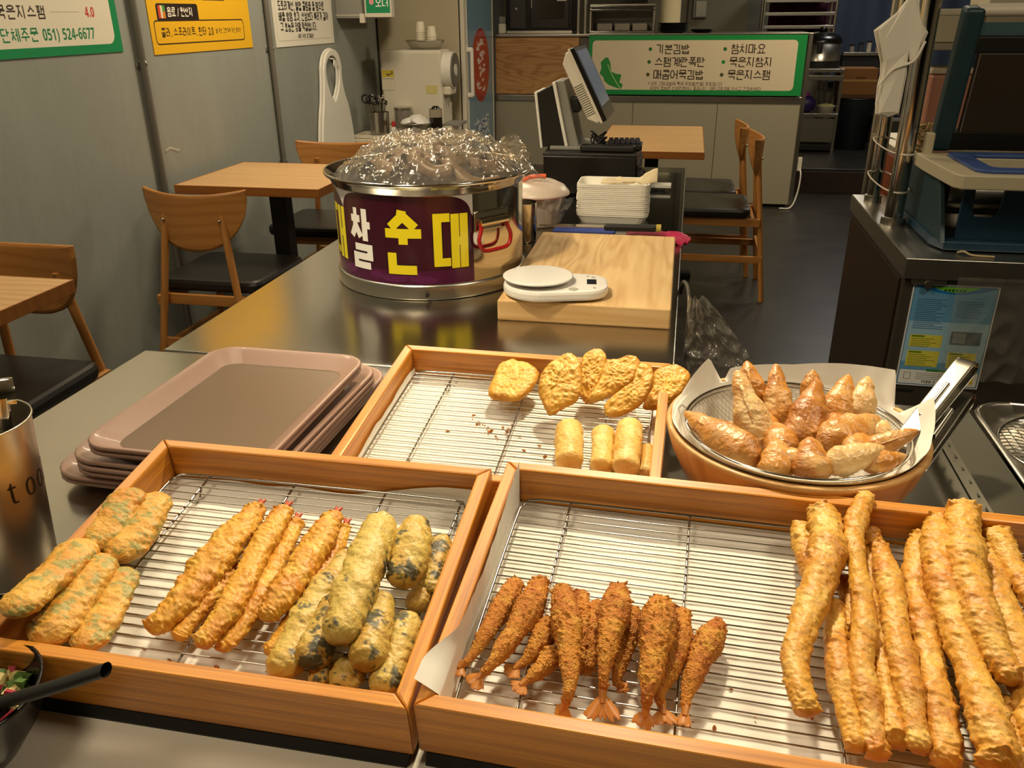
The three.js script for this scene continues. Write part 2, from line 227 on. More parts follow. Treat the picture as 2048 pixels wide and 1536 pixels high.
// ---------------------------------------------------------------- counters
const CT = 0.82;                                                   // counter top height
{ const o = thing('steel_counter', 'long stainless steel display counter under the trays of fried food', 'counter', [0, 0, 0]);
  part(o, 'worktop', grainUV(box(2.3, 0.04, 1.05, [0.25, CT - 0.02, -0.675], 0.004)), mat.steelTop);
  part(o, 'front_panel', grainUV(box(2.24, 0.68, 0.02, [0.25, 0.44, -0.2], 0.003)), mat.steel);
  part(o, 'back_panel', grainUV(box(2.24, 0.68, 0.02, [0.25, 0.44, -1.17], 0.003)), mat.steel);
  for (const x of [-0.86, 1.36]) part(o, 'side_panel', box(0.02, 0.68, 0.95, [x, 0.44, -0.685], 0.003), mat.steel);
  part(o, 'plinth', box(2.2, 0.1, 0.9, [0.25, 0.05, -0.685], 0.003), mat.black); }
{ const o = thing('steel_table', 'stainless steel worktable carrying the pot and cutting board', 'table', [0, 0, 0]);
  part(o, 'tabletop', grainUV(box(0.88, 0.035, 2.03, [-0.43, CT - 0.0175, -2.22], 0.004), 'z'), mat.steelTop);
  for (const [x, z] of [[-0.83, -1.26], [-0.05, -1.26], [-0.83, -3.18], [-0.05, -3.18]]) { const l = part(o, 'leg', rod([x, 0.0, z], [x, CT - 0.03, z], 0.019, 14), mat.satin); part(l, 'foot', lathe([[0, 0], [0.026, 0], [0.026, 0.012], [0.012, 0.03], [0, 0.03]], 16, [x, 0, z]), mat.black); }
  part(o, 'shelf', grainUV(box(0.82, 0.025, 1.96, [-0.43, 0.2, -2.22], 0.004), 'z'), mat.steel);
  part(o, 'side_panel', box(0.01, 0.5, 1.86, [-0.02, 0.5, -2.22], 0.003), mat.steel); }

{ const o = single('metal_sheet', 'matt brushed metal sheet along the counter front edge', 'metal sheet', grainUV(box(1.0, 0.0015, 0.34, [0, 0.00075, 0], 0.0004), 'z'), M({ color: 0xd8d0c0, metalness: 0.1, roughness: 0.5, bumpMap: T.brushed, bumpScale: 0.0002 })); o.position.set(-0.4, CT, -0.33); }
// ---------------------------------------------------------------- trays, papers, racks
const TRAYS = {
  A: { o: [-0.544, 0.885, -0.434], yaw: 0.005, tilt: 0.126, w: 0.374, d: 0.296, label: 'square wooden tray holding battered peppers, shrimp tempura and seaweed rolls' },
  B: { o: [-0.376, 0.885, -0.769], yaw: -0.011, tilt: 0.111, w: 0.376, d: 0.296, label: 'wooden tray of flat golden fritters and rolled egg pieces' },
  C: { o: [-0.167, 0.885, -0.441], yaw: -0.029, tilt: 0.125, w: 0.6, d: 0.308, label: 'wide wooden tray holding breaded shrimp and long squid fritters' },
};
const TH = 0.054, TW = 0.013;                                      // wall height and thickness
const frames = {};
for (const [key, t] of Object.entries(TRAYS)) {
  const q = new THREE.Quaternion().setFromEuler(new THREE.Euler(t.tilt, t.yaw, 0, 'YXZ')), n = V(0, 1, 0).applyQuaternion(q), base = V(...t.o).addScaledVector(n, -TH);
  const o = thing('wooden_tray', t.label, 'tray', base.toArray(), t.yaw, 'wooden display trays'); o.rotation.x = t.tilt;
  frames[key] = { q, base, n, t };
  const { w, d } = t, k = TW;
  part(o, 'bottom', grainUV(box(w - 2 * k + 0.004, 0.006, d - 2 * k + 0.004, [w / 2, 0.006, -d / 2], 0.0005), 'x', rnd(), rnd()), mat.trayWood);
  const wall = (pts, ax) => part(o, 'wall', grainUV(flatExtr(shapeOf(pts), TH, 0.0022), ax, rnd(), rnd()), mat.trayWood);
  const g = 0.0004;
  wall([[g, 0], [w - g, 0], [w - k - g, k], [k + g, k]], 'x'); wall([[k + g, d - k], [w - k - g, d - k], [w - g, d], [g, d]], 'x');
  wall([[0, g], [k, k + g], [k, d - k - g], [0, d - g]], 'z'); wall([[w - k, k + g], [w, g], [w, d - g], [w - k, d - k - g]], 'z');
  // sloping black stand under the tray
  const c = Math.cos(t.tilt), s = Math.sin(t.tilt), prof = shapeOf([[-0.004, 0], [-0.004, 0.003], [0, base.y - CT - 0.0005], [d * c * 0.97, base.y - CT + d * s * 0.97 - 0.0005], [d * c * 0.97, 0]]);
  const st = thing('display_stand', 'low black sloping stand under the ' + t.label.replace(/^(square |wide )?wooden tray/, 'tray'), 'stand', [base.x, CT, base.z], t.yaw, 'black sloping stands');
  part(st, 'wedge', extr(prof, w - 0.01, 0.001).rotateY(Math.PI / 2).translate(0.005, 0, 0), mat.black);
}
const onTray = (key, x, y, z) => V(x, y, z).applyQuaternion(frames[key].q).add(frames[key].base);
function trayThing(key, name, label, category, lift, group) { const f = frames[key], p = onTray(key, 0, lift, 0); const o = thing(name, label, category, p.toArray(), f.t.yaw, group); o.rotation.x = f.t.tilt; return o; }
// white papers lining the trays: flat in the middle, turned up along chosen walls
function liner(key, label, up) {
  const { w, d } = frames[key].t, m = TW + 0.001, o = trayThing(key, 'lining_paper', label, 'paper', 0.0098, 'papers lining the trays');
  const f = (u, v) => {
    // u across, v from back to front, both with a turned-up band
    const bl = up.left, br = up.right, bb = up.back, bf = up.front, X0 = m - bl, X1 = w - m + br, Z0 = -(d - m) - bb, Z1 = -m + bf;
    let x = lerp(X0, X1, u), z = lerp(Z0, Z1, v), y = 0.0006 + 0.0009 * (1 + fbm(u * 7 + w, v * 7, 3, 3));
    const wob = (s) => 0.8 + 0.35 * N3(s * 3, w * 10, 2) + 0.12 * N3(s * 9, 1, 5);
    const hx0 = Math.max(0, m - x), hx1 = Math.max(0, x - (w - m)), hz0 = Math.max(0, -(d - m) - z), hz1 = Math.max(0, z + m);
    if (hx0) { y += hx0 * (up.wl ? up.wl(v) : wob(v)); x = m + 0.0012 + 0.0025 * Math.abs(N3(v * 9, 4, 4)) * hx0 / 0.05 + (up.flop ? up.flop(v, hx0) : 0); }
    if (hx1) { y += hx1 * wob(v + 4); x = w - m - 0.0014; }
    if (hz0) { y += hz0 * (up.wb ? up.wb(u) : wob(u + 9)); z = -(d - m) + 0.0014; }
    if (hz1) { y += hz1 * wob(u + 2); z = -m - 0.0014; }
    return V(x, y, z);
  };
  part(o, 'sheet', shell(f, 90, 70, 0), mat.paper);
  return o;
}
liner('A', 'crinkled white paper under the rack with peppers and seaweed rolls', { left: 0.006, right: 0.03, back: 0.022, front: 0.0, wb: (u) => 0.15 + 1.0 * sstep(0.5, 0.85, u) + 0.25 * N3(u * 5, 3, 1) });
liner('B', 'greasy white paper under the rack with flat fritters', { left: 0.022, right: 0.0, back: 0.004, front: 0.004 });
liner('C', 'white paper turned up along the wall beside the breaded shrimp', { left: 0.06, right: 0.03, back: 0.002, front: 0.0, wl: (v) => lerp(0.95, 0.74, sstep(0, 0.3, v)) + 0.16 * sstep(0.6, 0.9, v) + 0.05 * N3(v * 5, 3, 3), flop: (v, h) => -Math.max(0, h - 0.046) * sstep(0.78, 0.95, v) * 1.3 });
// wire racks, every rod its own piece
const rodGeo = new Map();
function rack(key, label, step, crossX) {
  const { w, d } = frames[key].t, in1 = TW + 0.008, o = trayThing(key, 'wire_rack', label, 'rack', 0.0098, 'wire cooling racks'), H = 0.0142;
  const L = w - 2 * in1, D = d - 2 * in1;
  const kx = 'x' + L.toFixed(3), kz = 'z' + D.toFixed(3);
  if (!rodGeo.has(kx)) rodGeo.set(kx, rod([0, 0, 0], [L, 0, 0], 0.00085, 6));
  if (!rodGeo.has(kz)) rodGeo.set(kz, rod([0, 0, 0], [0, 0, -D], 0.0013, 6));
  const loop = []; const R = 0.012, cs = [[in1 + R, -in1 - R, Math.PI, 1.5], [w - in1 - R, -in1 - R, 1.5, 2], [w - in1 - R, -d + in1 + R, 0, 0.5], [in1 + R, -d + in1 + R, 0.5, 1]];
  for (const [cx, cz, a] of [[in1 + R, -in1 - R, 180], [w - in1 - R, -in1 - R, 270], [w - in1 - R, -d + in1 + R, 0], [in1 + R, -d + in1 + R, 90]]) for (let i = 0; i <= 4; i++) { const r = (a + i * 22.5) * Math.PI / 180; loop.push([cx + R * Math.cos(r), H, cz - R * Math.sin(r)]); }
  part(o, 'rim', tube(loop, 0.0015, 90, 7, true), mat.wire);
  for (let z = step; z < D - 0.002; z += step) { const r = part(o, 'rod', rodGeo.get(kx), mat.wire); r.position.set(in1, H + 0.0005, -in1 - z); }
  for (const cx of crossX) { const r = part(o, 'crossbar', rodGeo.get(kz), mat.wire); r.position.set(cx, H - 0.0016, -in1); }
  for (const cx of [crossX[0], crossX[crossX.length - 1]]) for (const z of [-0.06, -d + 0.05]) { const leg = part(o, 'leg', tube([[cx, H - 0.001, z + 0.012], [cx, 0.0035, z + 0.004], [cx, 0.0035, z - 0.004], [cx, H - 0.001, z - 0.012]], 0.0012, 18, 6), mat.wire); }
}
rack('A', 'wire rack carrying battered peppers, shrimp tempura and seaweed rolls', 0.0112, [0.06, 0.16, 0.262, 0.345]);
rack('B', 'wire rack carrying flat fritters and rolled egg pieces', 0.0112, [0.075, 0.185, 0.3]);
rack('C', 'wire rack carrying breaded shrimp and squid fritters', 0.0108, [0.07, 0.19, 0.31, 0.43, 0.53]);
const FOOD = {
  pepper: [[[-0.526,0.91,-0.643,0.0203],[-0.523,0.9,-0.603,0.0197],[-0.522,0.891,-0.563,0.0193]],[[-0.506,0.9,-0.651,0.0223],[-0.497,0.893,-0.604,0.0215],[-0.493,0.887,-0.557,0.0207]],[[-0.527,0.898,-0.564,0.0207],[-0.518,0.902,-0.504,0.0197],[-0.512,0.905,-0.452,0.0188]],[[-0.505,0.892,-0.556,0.0232],[-0.496,0.885,-0.503,0.0223],[-0.49,0.878,-0.452,0.0215]],[[-0.482,0.884,-0.552,0.0177],[-0.467,0.878,-0.508,0.0171],[-0.457,0.872,-0.457,0.0164]]],
  shrimp_tempura: [[[-0.399,0.895,-0.66,0.0104],[-0.4,0.889,-0.572,0.0187],[-0.403,0.882,-0.519,0.018],[-0.417,0.873,-0.488,0.0112]],[[-0.387,0.879,-0.574,0.0088],[-0.388,0.876,-0.529,0.0113],[-0.393,0.868,-0.489,0.0083]],[[-0.365,0.901,-0.653,0.0102],[-0.363,0.894,-0.589,0.012],[-0.356,0.886,-0.52,0.0128],[-0.361,0.878,-0.474,0.0097]],[[-0.355,0.889,-0.651,0.0091],[-0.348,0.882,-0.583,0.0106],[-0.344,0.875,-0.525,0.011],[-0.347,0.868,-0.483,0.0085]],[[-0.312,0.901,-0.652,0.0089],[-0.312,0.896,-0.585,0.015],[-0.314,0.891,-0.538,0.0154],[-0.321,0.884,-0.508,0.0115]],[[-0.303,0.889,-0.651,0.0079],[-0.299,0.881,-0.576,0.0103],[-0.3,0.874,-0.519,0.0107],[-0.307,0.868,-0.486,0.0087]]],
  seaweed: [[[-0.251,0.921,-0.624,0.0156],[-0.246,0.917,-0.573,0.0187],[-0.242,0.91,-0.519,0.0184],[-0.239,0.903,-0.473,0.0163]],[[-0.224,0.913,-0.639,0.0134],[-0.215,0.911,-0.588,0.018],[-0.212,0.904,-0.549,0.0152]],[[-0.202,0.891,-0.646,0.0119],[-0.198,0.887,-0.604,0.0138],[-0.194,0.882,-0.565,0.0133]],[[-0.226,0.894,-0.547,0.0116],[-0.22,0.893,-0.508,0.0155],[-0.215,0.887,-0.467,0.0156]],[[-0.201,0.883,-0.54,0.0137],[-0.2,0.879,-0.5,0.0147],[-0.199,0.872,-0.459,0.0128]],[[-0.284,0.887,-0.578,0.0131],[-0.285,0.883,-0.524,0.0156],[-0.284,0.874,-0.458,0.0155]],[[-0.264,0.891,-0.54,0.0133],[-0.262,0.887,-0.502,0.015],[-0.26,0.883,-0.465,0.0153]],[[-0.233,0.873,-0.495,0.0134],[-0.233,0.871,-0.474,0.0146],[-0.234,0.868,-0.457,0.013]],[[-0.2,0.883,-0.588,0.0106],[-0.2,0.881,-0.57,0.0112],[-0.203,0.878,-0.551,0.0102]],[[-0.255,0.87,-0.489,0.0099],[-0.255,0.868,-0.474,0.0098],[-0.254,0.866,-0.462,0.0097]],[[-0.287,0.885,-0.612,0.0095],[-0.285,0.881,-0.567,0.0123],[-0.292,0.879,-0.546,0.0121]]],
  roll: [[[-0.115,0.886,-0.913,0.015],[-0.109,0.883,-0.867,0.0167],[-0.104,0.878,-0.826,0.0161]],[[-0.073,0.884,-0.912,0.0131],[-0.069,0.881,-0.869,0.014],[-0.066,0.876,-0.826,0.0139]],[[-0.041,0.891,-0.92,0.015],[-0.04,0.887,-0.867,0.0166],[-0.039,0.881,-0.819,0.0163]],[[-0.018,0.877,-0.893,0.0075],[-0.017,0.874,-0.863,0.0086],[-0.017,0.871,-0.834,0.0088]]],
  breaded: [[[-0.12,0.882,-0.605,0.0072],[-0.131,0.878,-0.55,0.0102],[-0.142,0.87,-0.512,0.007]],[[-0.097,0.889,-0.601,0.0085],[-0.106,0.885,-0.543,0.0122],[-0.122,0.876,-0.501,0.0086]],[[-0.085,0.878,-0.562,0.0082],[-0.088,0.876,-0.534,0.0103],[-0.096,0.871,-0.518,0.0074]],[[-0.076,0.873,-0.533,0.0071],[-0.08,0.872,-0.514,0.0084],[-0.089,0.869,-0.502,0.0069]],[[-0.078,0.895,-0.585,0.0088],[-0.064,0.891,-0.529,0.0119],[-0.056,0.881,-0.477,0.0079]],[[-0.062,0.884,-0.595,0.0078],[-0.057,0.88,-0.553,0.0101],[-0.055,0.874,-0.512,0.0083]],[[-0.045,0.881,-0.588,0.0078],[-0.048,0.877,-0.548,0.0097],[-0.048,0.87,-0.512,0.0069]],[[-0.028,0.896,-0.595,0.0083],[-0.031,0.894,-0.539,0.0134],[-0.032,0.885,-0.504,0.0081]],[[-0.015,0.88,-0.588,0.007],[-0.018,0.877,-0.546,0.0096],[-0.022,0.87,-0.508,0.0072]],[[0.008,0.894,-0.586,0.0095],[0.005,0.892,-0.526,0.015],[0.002,0.882,-0.486,0.0093]],[[0.027,0.881,-0.592,0.0074],[0.022,0.877,-0.541,0.0103],[0.011,0.87,-0.501,0.0082]],[[0.058,0.88,-0.584,0.0067],[0.043,0.879,-0.541,0.0118],[0.032,0.87,-0.505,0.0076]]],
  tail: [[[-0.143,0.87,-0.513,0.0032],[-0.152,0.866,-0.496,0.0035]],[[-0.122,0.874,-0.503,0.0031],[-0.135,0.865,-0.488,0.0034]],[[-0.096,0.871,-0.519,0.0031],[-0.109,0.867,-0.503,0.0035]],[[-0.089,0.869,-0.503,0.0031],[-0.1,0.865,-0.489,0.0034]],[[-0.056,0.88,-0.478,0.003],[-0.062,0.863,-0.472,0.0033]],0,0,[[-0.033,0.883,-0.506,0.003],[-0.03,0.863,-0.474,0.0033]],[[-0.022,0.87,-0.509,0.0031],[-0.015,0.867,-0.504,0.0034]],[[0.002,0.879,-0.488,0.003],[0.001,0.863,-0.473,0.0033]],[[0.011,0.869,-0.503,0.0031],[0.017,0.864,-0.477,0.0033]],[[0.032,0.869,-0.506,0.0031],[0.03,0.864,-0.478,0.0033]]],
  squid: [[[0.152,0.918,-0.719,0.014],[0.151,0.913,-0.664,0.0162],[0.13,0.902,-0.592,0.0142],[0.113,0.893,-0.54,0.0121],[0.113,0.888,-0.508,0.0111],[0.118,0.884,-0.486,0.0096]],[[0.133,0.903,-0.712,0.0095],[0.136,0.899,-0.667,0.0115],[0.142,0.891,-0.624,0.0092]],[[0.155,0.887,-0.619,0.0092],[0.15,0.882,-0.572,0.0102],[0.148,0.875,-0.518,0.0101],[0.152,0.868,-0.475,0.0089]],[[0.195,0.927,-0.74,0.0081],[0.175,0.917,-0.681,0.0096],[0.173,0.906,-0.632,0.0083],[0.171,0.895,-0.584,0.0097],[0.163,0.887,-0.546,0.0103],[0.164,0.877,-0.506,0.0096],[0.165,0.868,-0.469,0.0089]],[[0.199,0.9,-0.718,0.0081],[0.186,0.89,-0.634,0.0084],[0.182,0.882,-0.577,0.008],[0.181,0.877,-0.534,0.0082],[0.179,0.871,-0.481,0.009]],[[0.2,0.903,-0.694,0.0083],[0.199,0.898,-0.626,0.0116],[0.195,0.891,-0.57,0.0113],[0.194,0.885,-0.527,0.0106],[0.191,0.876,-0.474,0.0084]],[[0.244,0.9,-0.719,0.0099],[0.227,0.894,-0.658,0.0121],[0.22,0.886,-0.592,0.0121],[0.216,0.88,-0.546,0.012],[0.21,0.87,-0.469,0.0118]],[[0.257,0.915,-0.728,0.012],[0.246,0.91,-0.671,0.0142],[0.24,0.901,-0.601,0.0139],[0.241,0.895,-0.562,0.0132],[0.241,0.89,-0.513,0.0137],[0.241,0.884,-0.459,0.0148]],[[0.279,0.926,-0.736,0.0136],[0.262,0.918,-0.655,0.0156],[0.258,0.909,-0.593,0.0147],[0.26,0.903,-0.557,0.0132],[0.266,0.897,-0.532,0.0101]],[[0.293,0.903,-0.705,0.0103],[0.286,0.896,-0.634,0.0128],[0.285,0.891,-0.587,0.0131],[0.28,0.885,-0.539,0.0135],[0.273,0.878,-0.481,0.0137]],[[0.305,0.912,-0.719,0.0117],[0.306,0.906,-0.676,0.0113],[0.311,0.902,-0.641,0.0118],[0.32,0.898,-0.608,0.0115]],[[0.263,0.877,-0.538,0.0089],[0.261,0.873,-0.497,0.011],[0.26,0.87,-0.469,0.0118]],[[0.167,0.889,-0.653,0.0076],[0.167,0.886,-0.619,0.0083],[0.164,0.882,-0.586,0.008]]],
  fritter: [[[-0.207,0.895,-1.005],[[-0.0215,0.034],[-0.0054,0.044],[0.0164,0.0384],[0.034,0.0226],[0.0328,-0.0101],[0.0179,-0.0359],[-0.0024,-0.0391],[-0.0206,-0.0351],[-0.0262,-0.0209],[-0.0249,0.0021]],0.18],[[-0.136,0.914,-0.969],[[-0.0195,0.0262],[-0.0035,0.0418],[0.0079,0.0471],[0.0228,0.0341],[0.0294,-0.0057],[0.0255,-0.025],[0.0096,-0.0372],[-0.0052,-0.0479],[-0.0154,-0.0342],[-0.026,-0.0107],[-0.0258,0.0115]],0.5],[[-0.099,0.913,-1.01],[[-0.0127,0.0295],[0.0059,0.039],[0.0161,0.029],[0.0158,-0.0074],[0.0112,-0.0309],[-0.0042,-0.0418],[-0.016,-0.0239],[-0.0161,0.0066]],0.55],[[-0.066,0.914,-1.001],[[-0.0167,0.0214],[0.0041,0.0303],[0.0205,0.0346],[0.029,0.0253],[0.0254,-0.0061],[0.0068,-0.0202],[-0.0108,-0.0328],[-0.0357,-0.042],[-0.0227,-0.0104]],0.5],[[-0.045,0.911,-0.962],[[0.0084,0.0434],[0.0213,0.0417],[0.0269,0.0202],[0.0187,-0.0101],[0.0053,-0.0246],[-0.0118,-0.0346],[-0.0266,-0.0342],[-0.0305,-0.02],[-0.0153,0.0001],[0.0037,0.0181]],0.5],[[-0.003,0.906,-0.999],[[-0.0149,0.0244],[-0.0013,0.0332],[0.014,0.0361],[0.0305,0.0226],[0.0203,-0.0105],[0.0032,-0.0307],[-0.0102,-0.0363],[-0.0253,-0.0349],[-0.0162,-0.0039]],0.42]],
  dumpling: [[[0.107,0.907,-0.85],[0.079,0.97,-0.9],0.018],[[0.102,0.923,-0.93],[0.092,0.964,-0.955],0.0162],[[0.129,0.909,-0.9],[0.125,0.962,-0.95],0.0155],[[0.167,0.931,-0.94],[0.167,0.96,-0.955],0.0119],[[0.149,0.912,-0.85],[0.164,0.96,-0.91],0.0202],[[0.185,0.917,-0.9],[0.203,0.96,-0.94],0.016],[[0.214,0.924,-0.91],[0.225,0.961,-0.94],0.0144],[[0.093,0.922,-0.8],[0.029,0.936,-0.86],0.0176],[[0.067,0.923,-0.83],[0.04,0.924,-0.85],0.0123],[[0.115,0.917,-0.77],[0.117,0.938,-0.81],0.0172],[[0.149,0.922,-0.765],[0.15,0.942,-0.81],0.0185],[[0.168,0.931,-0.83],[0.225,0.939,-0.88],0.0191],[[0.165,0.932,-0.78],[0.214,0.945,-0.8],0.0138],[[0.208,0.933,-0.82],[0.252,0.952,-0.83],0.0108],[[0.225,0.923,-0.86],[0.237,0.937,-0.88],0.0125],[[0.202,0.93,-0.79],[0.237,0.939,-0.8],0.0109],[[0.128,0.917,-0.82],[0.122,0.928,-0.87],0.0164],[[0.115,0.911,-0.88],[0.108,0.919,-0.92],0.0152],[[0.191,0.925,-0.85],[0.188,0.931,-0.9],0.017],[[0.193,0.929,-0.81],[0.21,0.935,-0.85],0.0143],[[0.079,0.914,-0.85],[0.062,0.913,-0.89],0.0147],[[0.133,0.924,-0.785],[0.13,0.936,-0.8],0.0139]]
};
// ---------------------------------------------------------------- fried food
const foodMat = MP({ vertexColors: true, color: 0xffffff, roughness: 0.48, bumpMap: T.crust, bumpScale: 0.0012, clearcoat: 0.15, clearcoatRoughness: 0.4 });
const breadMat = MP({ vertexColors: true, color: 0xffffff, roughness: 0.62, bumpMap: T.crumb, bumpScale: 0.0014 });
const lin = (hex) => { const c = S(hex); return [c.r, c.g, c.b]; };
const PAL = {
  pepper: [lin('#dfae4c'), lin('#cf8e34'), lin('#9d9750')], tempura: [lin('#da9e30'), lin('#c67e1c'), lin('#e6ba4c')], seaweed: [lin('#cdb058'), lin('#bf9038'), lin('#363c2e')],
  roll: [lin('#e2c06a'), lin('#d09a3c'), lin('#e8d08a')], fritter: [lin('#dba63c'), lin('#c28226'), lin('#e4bc54')], breaded: [lin('#cf8826'), lin('#b5661a'), lin('#daa23c')], squid: [lin('#d69e3a'), lin('#bd791f'), lin('#e3bc60')], dumpling: [lin('#cb8c3c'), lin('#a05e1a'), lin('#e2b878')],
};
const mix3 = (a, b, t) => [lerp(a[0], b[0], t), lerp(a[1], b[1], t), lerp(a[2], b[2], t)];
// a lumpy body swept along points [x, y, z, r]; flat squashes it along up
function lumpy(pts, { up = V(0, 1, 0), flat = 0.85, amp = 0.22, freq = 60, seg = 110, rad = 40, pal = PAL.tempura, seed = 0, spots = 0, ripple = 0, fringe = 0, tip = 1, uvk = 22, rough = 0.12, wav = 0.12 } = {}) {
  const curve = new THREE.CatmullRomCurve3(pts.map((p) => V(p[0], p[1], p[2])), false, 'centripetal'), L = curve.getLength();
  const rs = pts.map((p) => p[3]), P = [], C = [], U = [], I = [], W = rad + 1;
  const rAt = (t) => { const f = t * (rs.length - 1), i = Math.min(rs.length - 2, Math.floor(f)); return lerp(rs[i], rs[i + 1], sstep(0, 1, f - i)); };
  for (let j = 0; j <= seg; j++) {
    const s = j / seg, t = 0.5 - 0.5 * Math.cos(Math.PI * (0.12 * s + 0.88 * s)), c = curve.getPointAt(clamp(lerp(s, t, 0.5))), tt = clamp(lerp(s, t, 0.5));
    const tan = curve.getTangentAt(tt), side = new THREE.Vector3().crossVectors(tan, up).normalize(), nn = new THREE.Vector3().crossVectors(side, tan).normalize();
    const r = rAt(tt) * (1 + wav * N3(tt * L * 38 + seed * 5, seed, 1)), k = Math.min(0.45, r * tip / L), e = tt < k ? Math.sqrt(Math.max(0, 1 - ((k - tt) / k) ** 2)) : tt > 1 - k ? Math.sqrt(Math.max(0, 1 - ((tt - 1 + k) / k) ** 2)) : 1;
    for (let i = 0; i <= rad; i++) {
      const a = (i % rad) / rad * Math.PI * 2, ca = Math.cos(a), sa = Math.sin(a), dir = side.clone().multiplyScalar(ca).addScaledVector(nn, sa * flat), q = c.clone().addScaledVector(dir, r * e);
      const X = q.x * freq + seed * 13.1, Y = q.y * freq + seed * 3.7, Z = q.z * freq;
      const n1 = N3(X * 0.5, Y * 0.5, Z * 0.5), n2 = fbm(X, Y, Z, 4), b1 = Math.abs(N3(X * 1.5, Y * 1.5, Z * 1.5 + 9)) * 2 - 0.5, b2 = Math.abs(N3(X * 3.4 + 5, Y * 3.4, Z * 3.4)) * 2 - 0.5, b3 = N3(X * 7, Y * 7, Z * 7);
      let k2 = amp * (0.6 * n1 + 0.2 * n2 + 0.4 * b1 + 0.2 * b2 + rough * b3) + ripple * Math.sin(tt * L * 420 + n1 * 9 + ca * 2) * (0.3 + 0.4 * n1);
      const endf = sstep(0.82, 1, Math.abs(tt * 2 - 1)); k2 *= 1 + 0.9 * endf;
      if (fringe) k2 += fringe * (1 + 2.2 * endf) * (Math.pow(Math.max(0, N3(X * 3.3, Y * 3.3, Z * 3.3)), 2) * 1.6 + 0.25 * N3(X * 6, Y * 6, Z * 6));
      q.addScaledVector(dir, r * e * k2); P.push(q.x, q.y, q.z); U.push(i / rad * r * 6.28 * uvk, tt * L * uvk);
      const low = N3(X * 0.28 + 40, Y * 0.28, Z * 0.28), mid = N3(X * 0.8, Y * 0.8 + 20, Z * 0.8);
      let col = mix3(pal[0], pal[1], clamp(0.35 + low * 0.9 + n2 * 0.55 + (1 - e) * 0.35));
      if (spots) { const m = sstep(1 - spots, 1.08 - spots, 0.5 + mid * 0.45 + low * 0.25 + N3(X * 2.2, Y * 2.2, Z * 2.2) * 0.3 + N3(X * 6, Y * 6, Z * 6) * 0.22); col = mix3(col, pal[2], m * 0.9); } else col = mix3(col, pal[2], clamp(mid * 1.1 - n2 * 0.2));
      C.push(...col);
    }
  }
  for (let j = 0; j < seg; j++) for (let i = 0; i < rad; i++) { const a = j * W + i, b = a + 1, c = a + W, d = c + 1; I.push(a, d, b, a, c, d); }
  const g = new THREE.BufferGeometry(); g.setAttribute('position', new THREE.Float32BufferAttribute(P, 3)); g.setAttribute('color', new THREE.Float32BufferAttribute(C, 3)); g.setAttribute('uv', new THREE.Float32BufferAttribute(U, 2)); g.setIndex(I); g.computeVertexNormals();
  const nr = g.attributes.normal; for (let j = 0; j <= seg; j++) { const a = j * W, b = a + rad, x = nr.getX(a) + nr.getX(b), y = nr.getY(a) + nr.getY(b), z = nr.getZ(a) + nr.getZ(b), l = Math.hypot(x, y, z) || 1; nr.setXYZ(a, x / l, y / l, z / l); nr.setXYZ(b, x / l, y / l, z / l); }
  return g;
}
// body stored around its own middle so that the object stands where the food lies
function foodThing(name, label, category, pts, opts, m, group) {
  const mid = pts.reduce((s, p) => [s[0] + p[0] / pts.length, s[1] + p[1] / pts.length, s[2] + p[2] / pts.length], [0, 0, 0]);
  const o = thing(name, label, category, mid, 0, group);
  const g = lumpy(pts, opts); g.translate(-mid[0], -mid[1], -mid[2]); part(o, 'body', g, m);
  return o;
}
const ORD = ['first', 'second', 'third', 'fourth', 'fifth', 'sixth', 'seventh', 'eighth', 'ninth', 'tenth', 'eleventh', 'twelfth', 'thirteenth', 'fourteenth', 'fifteenth', 'sixteenth', 'seventeenth'];
const upA = frames.A.n, upB = frames.B.n, upC = frames.C.n;
const PEPPER = ['green-flecked battered pepper pressed against the tray wall in the back pair', 'green-flecked battered pepper of the back pair on the tempura side', 'battered pepper lying over the tray wall beside the utensil holder', 'broad battered pepper between two others at the tray edge', 'battered pepper at the tray edge facing the shrimp tempura'];
FOOD.pepper.forEach((p, i) => foodThing('battered_pepper', PEPPER[i], 'fritter', p, { up: upA, flat: 0.55, amp: 0.26, freq: 75, pal: PAL.pepper, spots: 0.42, seed: i + 1 }, foodMat, 'battered peppers'));
FOOD.shrimp_tempura.forEach((p, i) => {
  const o = foodThing('shrimp_tempura', ['broadest shrimp tempura, lying next to the peppers', 'short shrimp tempura tucked under the broadest one', 'slim shrimp tempura second in the row from the peppers', 'shrimp tempura lying low in the middle of the row', 'thick shrimp tempura lying on top near the seaweed rolls', 'thin shrimp tempura half hidden next to the seaweed rolls'][i], 'fritter', p, { up: upA, flat: 0.72, amp: 0.28, freq: 80, seg: 150, pal: PAL.tempura, seed: i + 11, fringe: 0.25, rough: 0.16 }, foodMat, 'shrimp tempura in the tray');
  const a = V(...p[0]), d = a.clone().sub(V(...p[1])).normalize(), c = o.position;
  for (const s of [-1, 1]) { const e = a.clone().addScaledVector(d, 0.008).add(V(0.003 * s, 0.001, 0)); part(o, 'tail', rod(a.clone().sub(c).toArray(), e.sub(c).toArray(), 0.0028, 6, 0.0012), M({ color: 0xb4451c, roughness: 0.4 }), 'reddish shrimp tail'); }
});
FOOD.seaweed.forEach((p, i) => foodThing('seaweed_roll', ['largest seaweed roll lying on top of the heap', 'seaweed roll with dark patches at the back top of the heap', 'seaweed roll against the tray wall behind the others', 'dark banded seaweed roll leaning on the largest one', 'seaweed roll along the tray wall at the front corner', 'pale seaweed roll at the foot of the heap beside the tempura', 'seaweed roll squeezed under the largest one'][i] || 'battered seaweed roll mostly buried under the heap', 'fritter', p, { up: upA, flat: 0.85, amp: 0.24, freq: 58, pal: PAL.seaweed, spots: 0.36, seed: i + 31 }, foodMat, 'heap of seaweed rolls'));
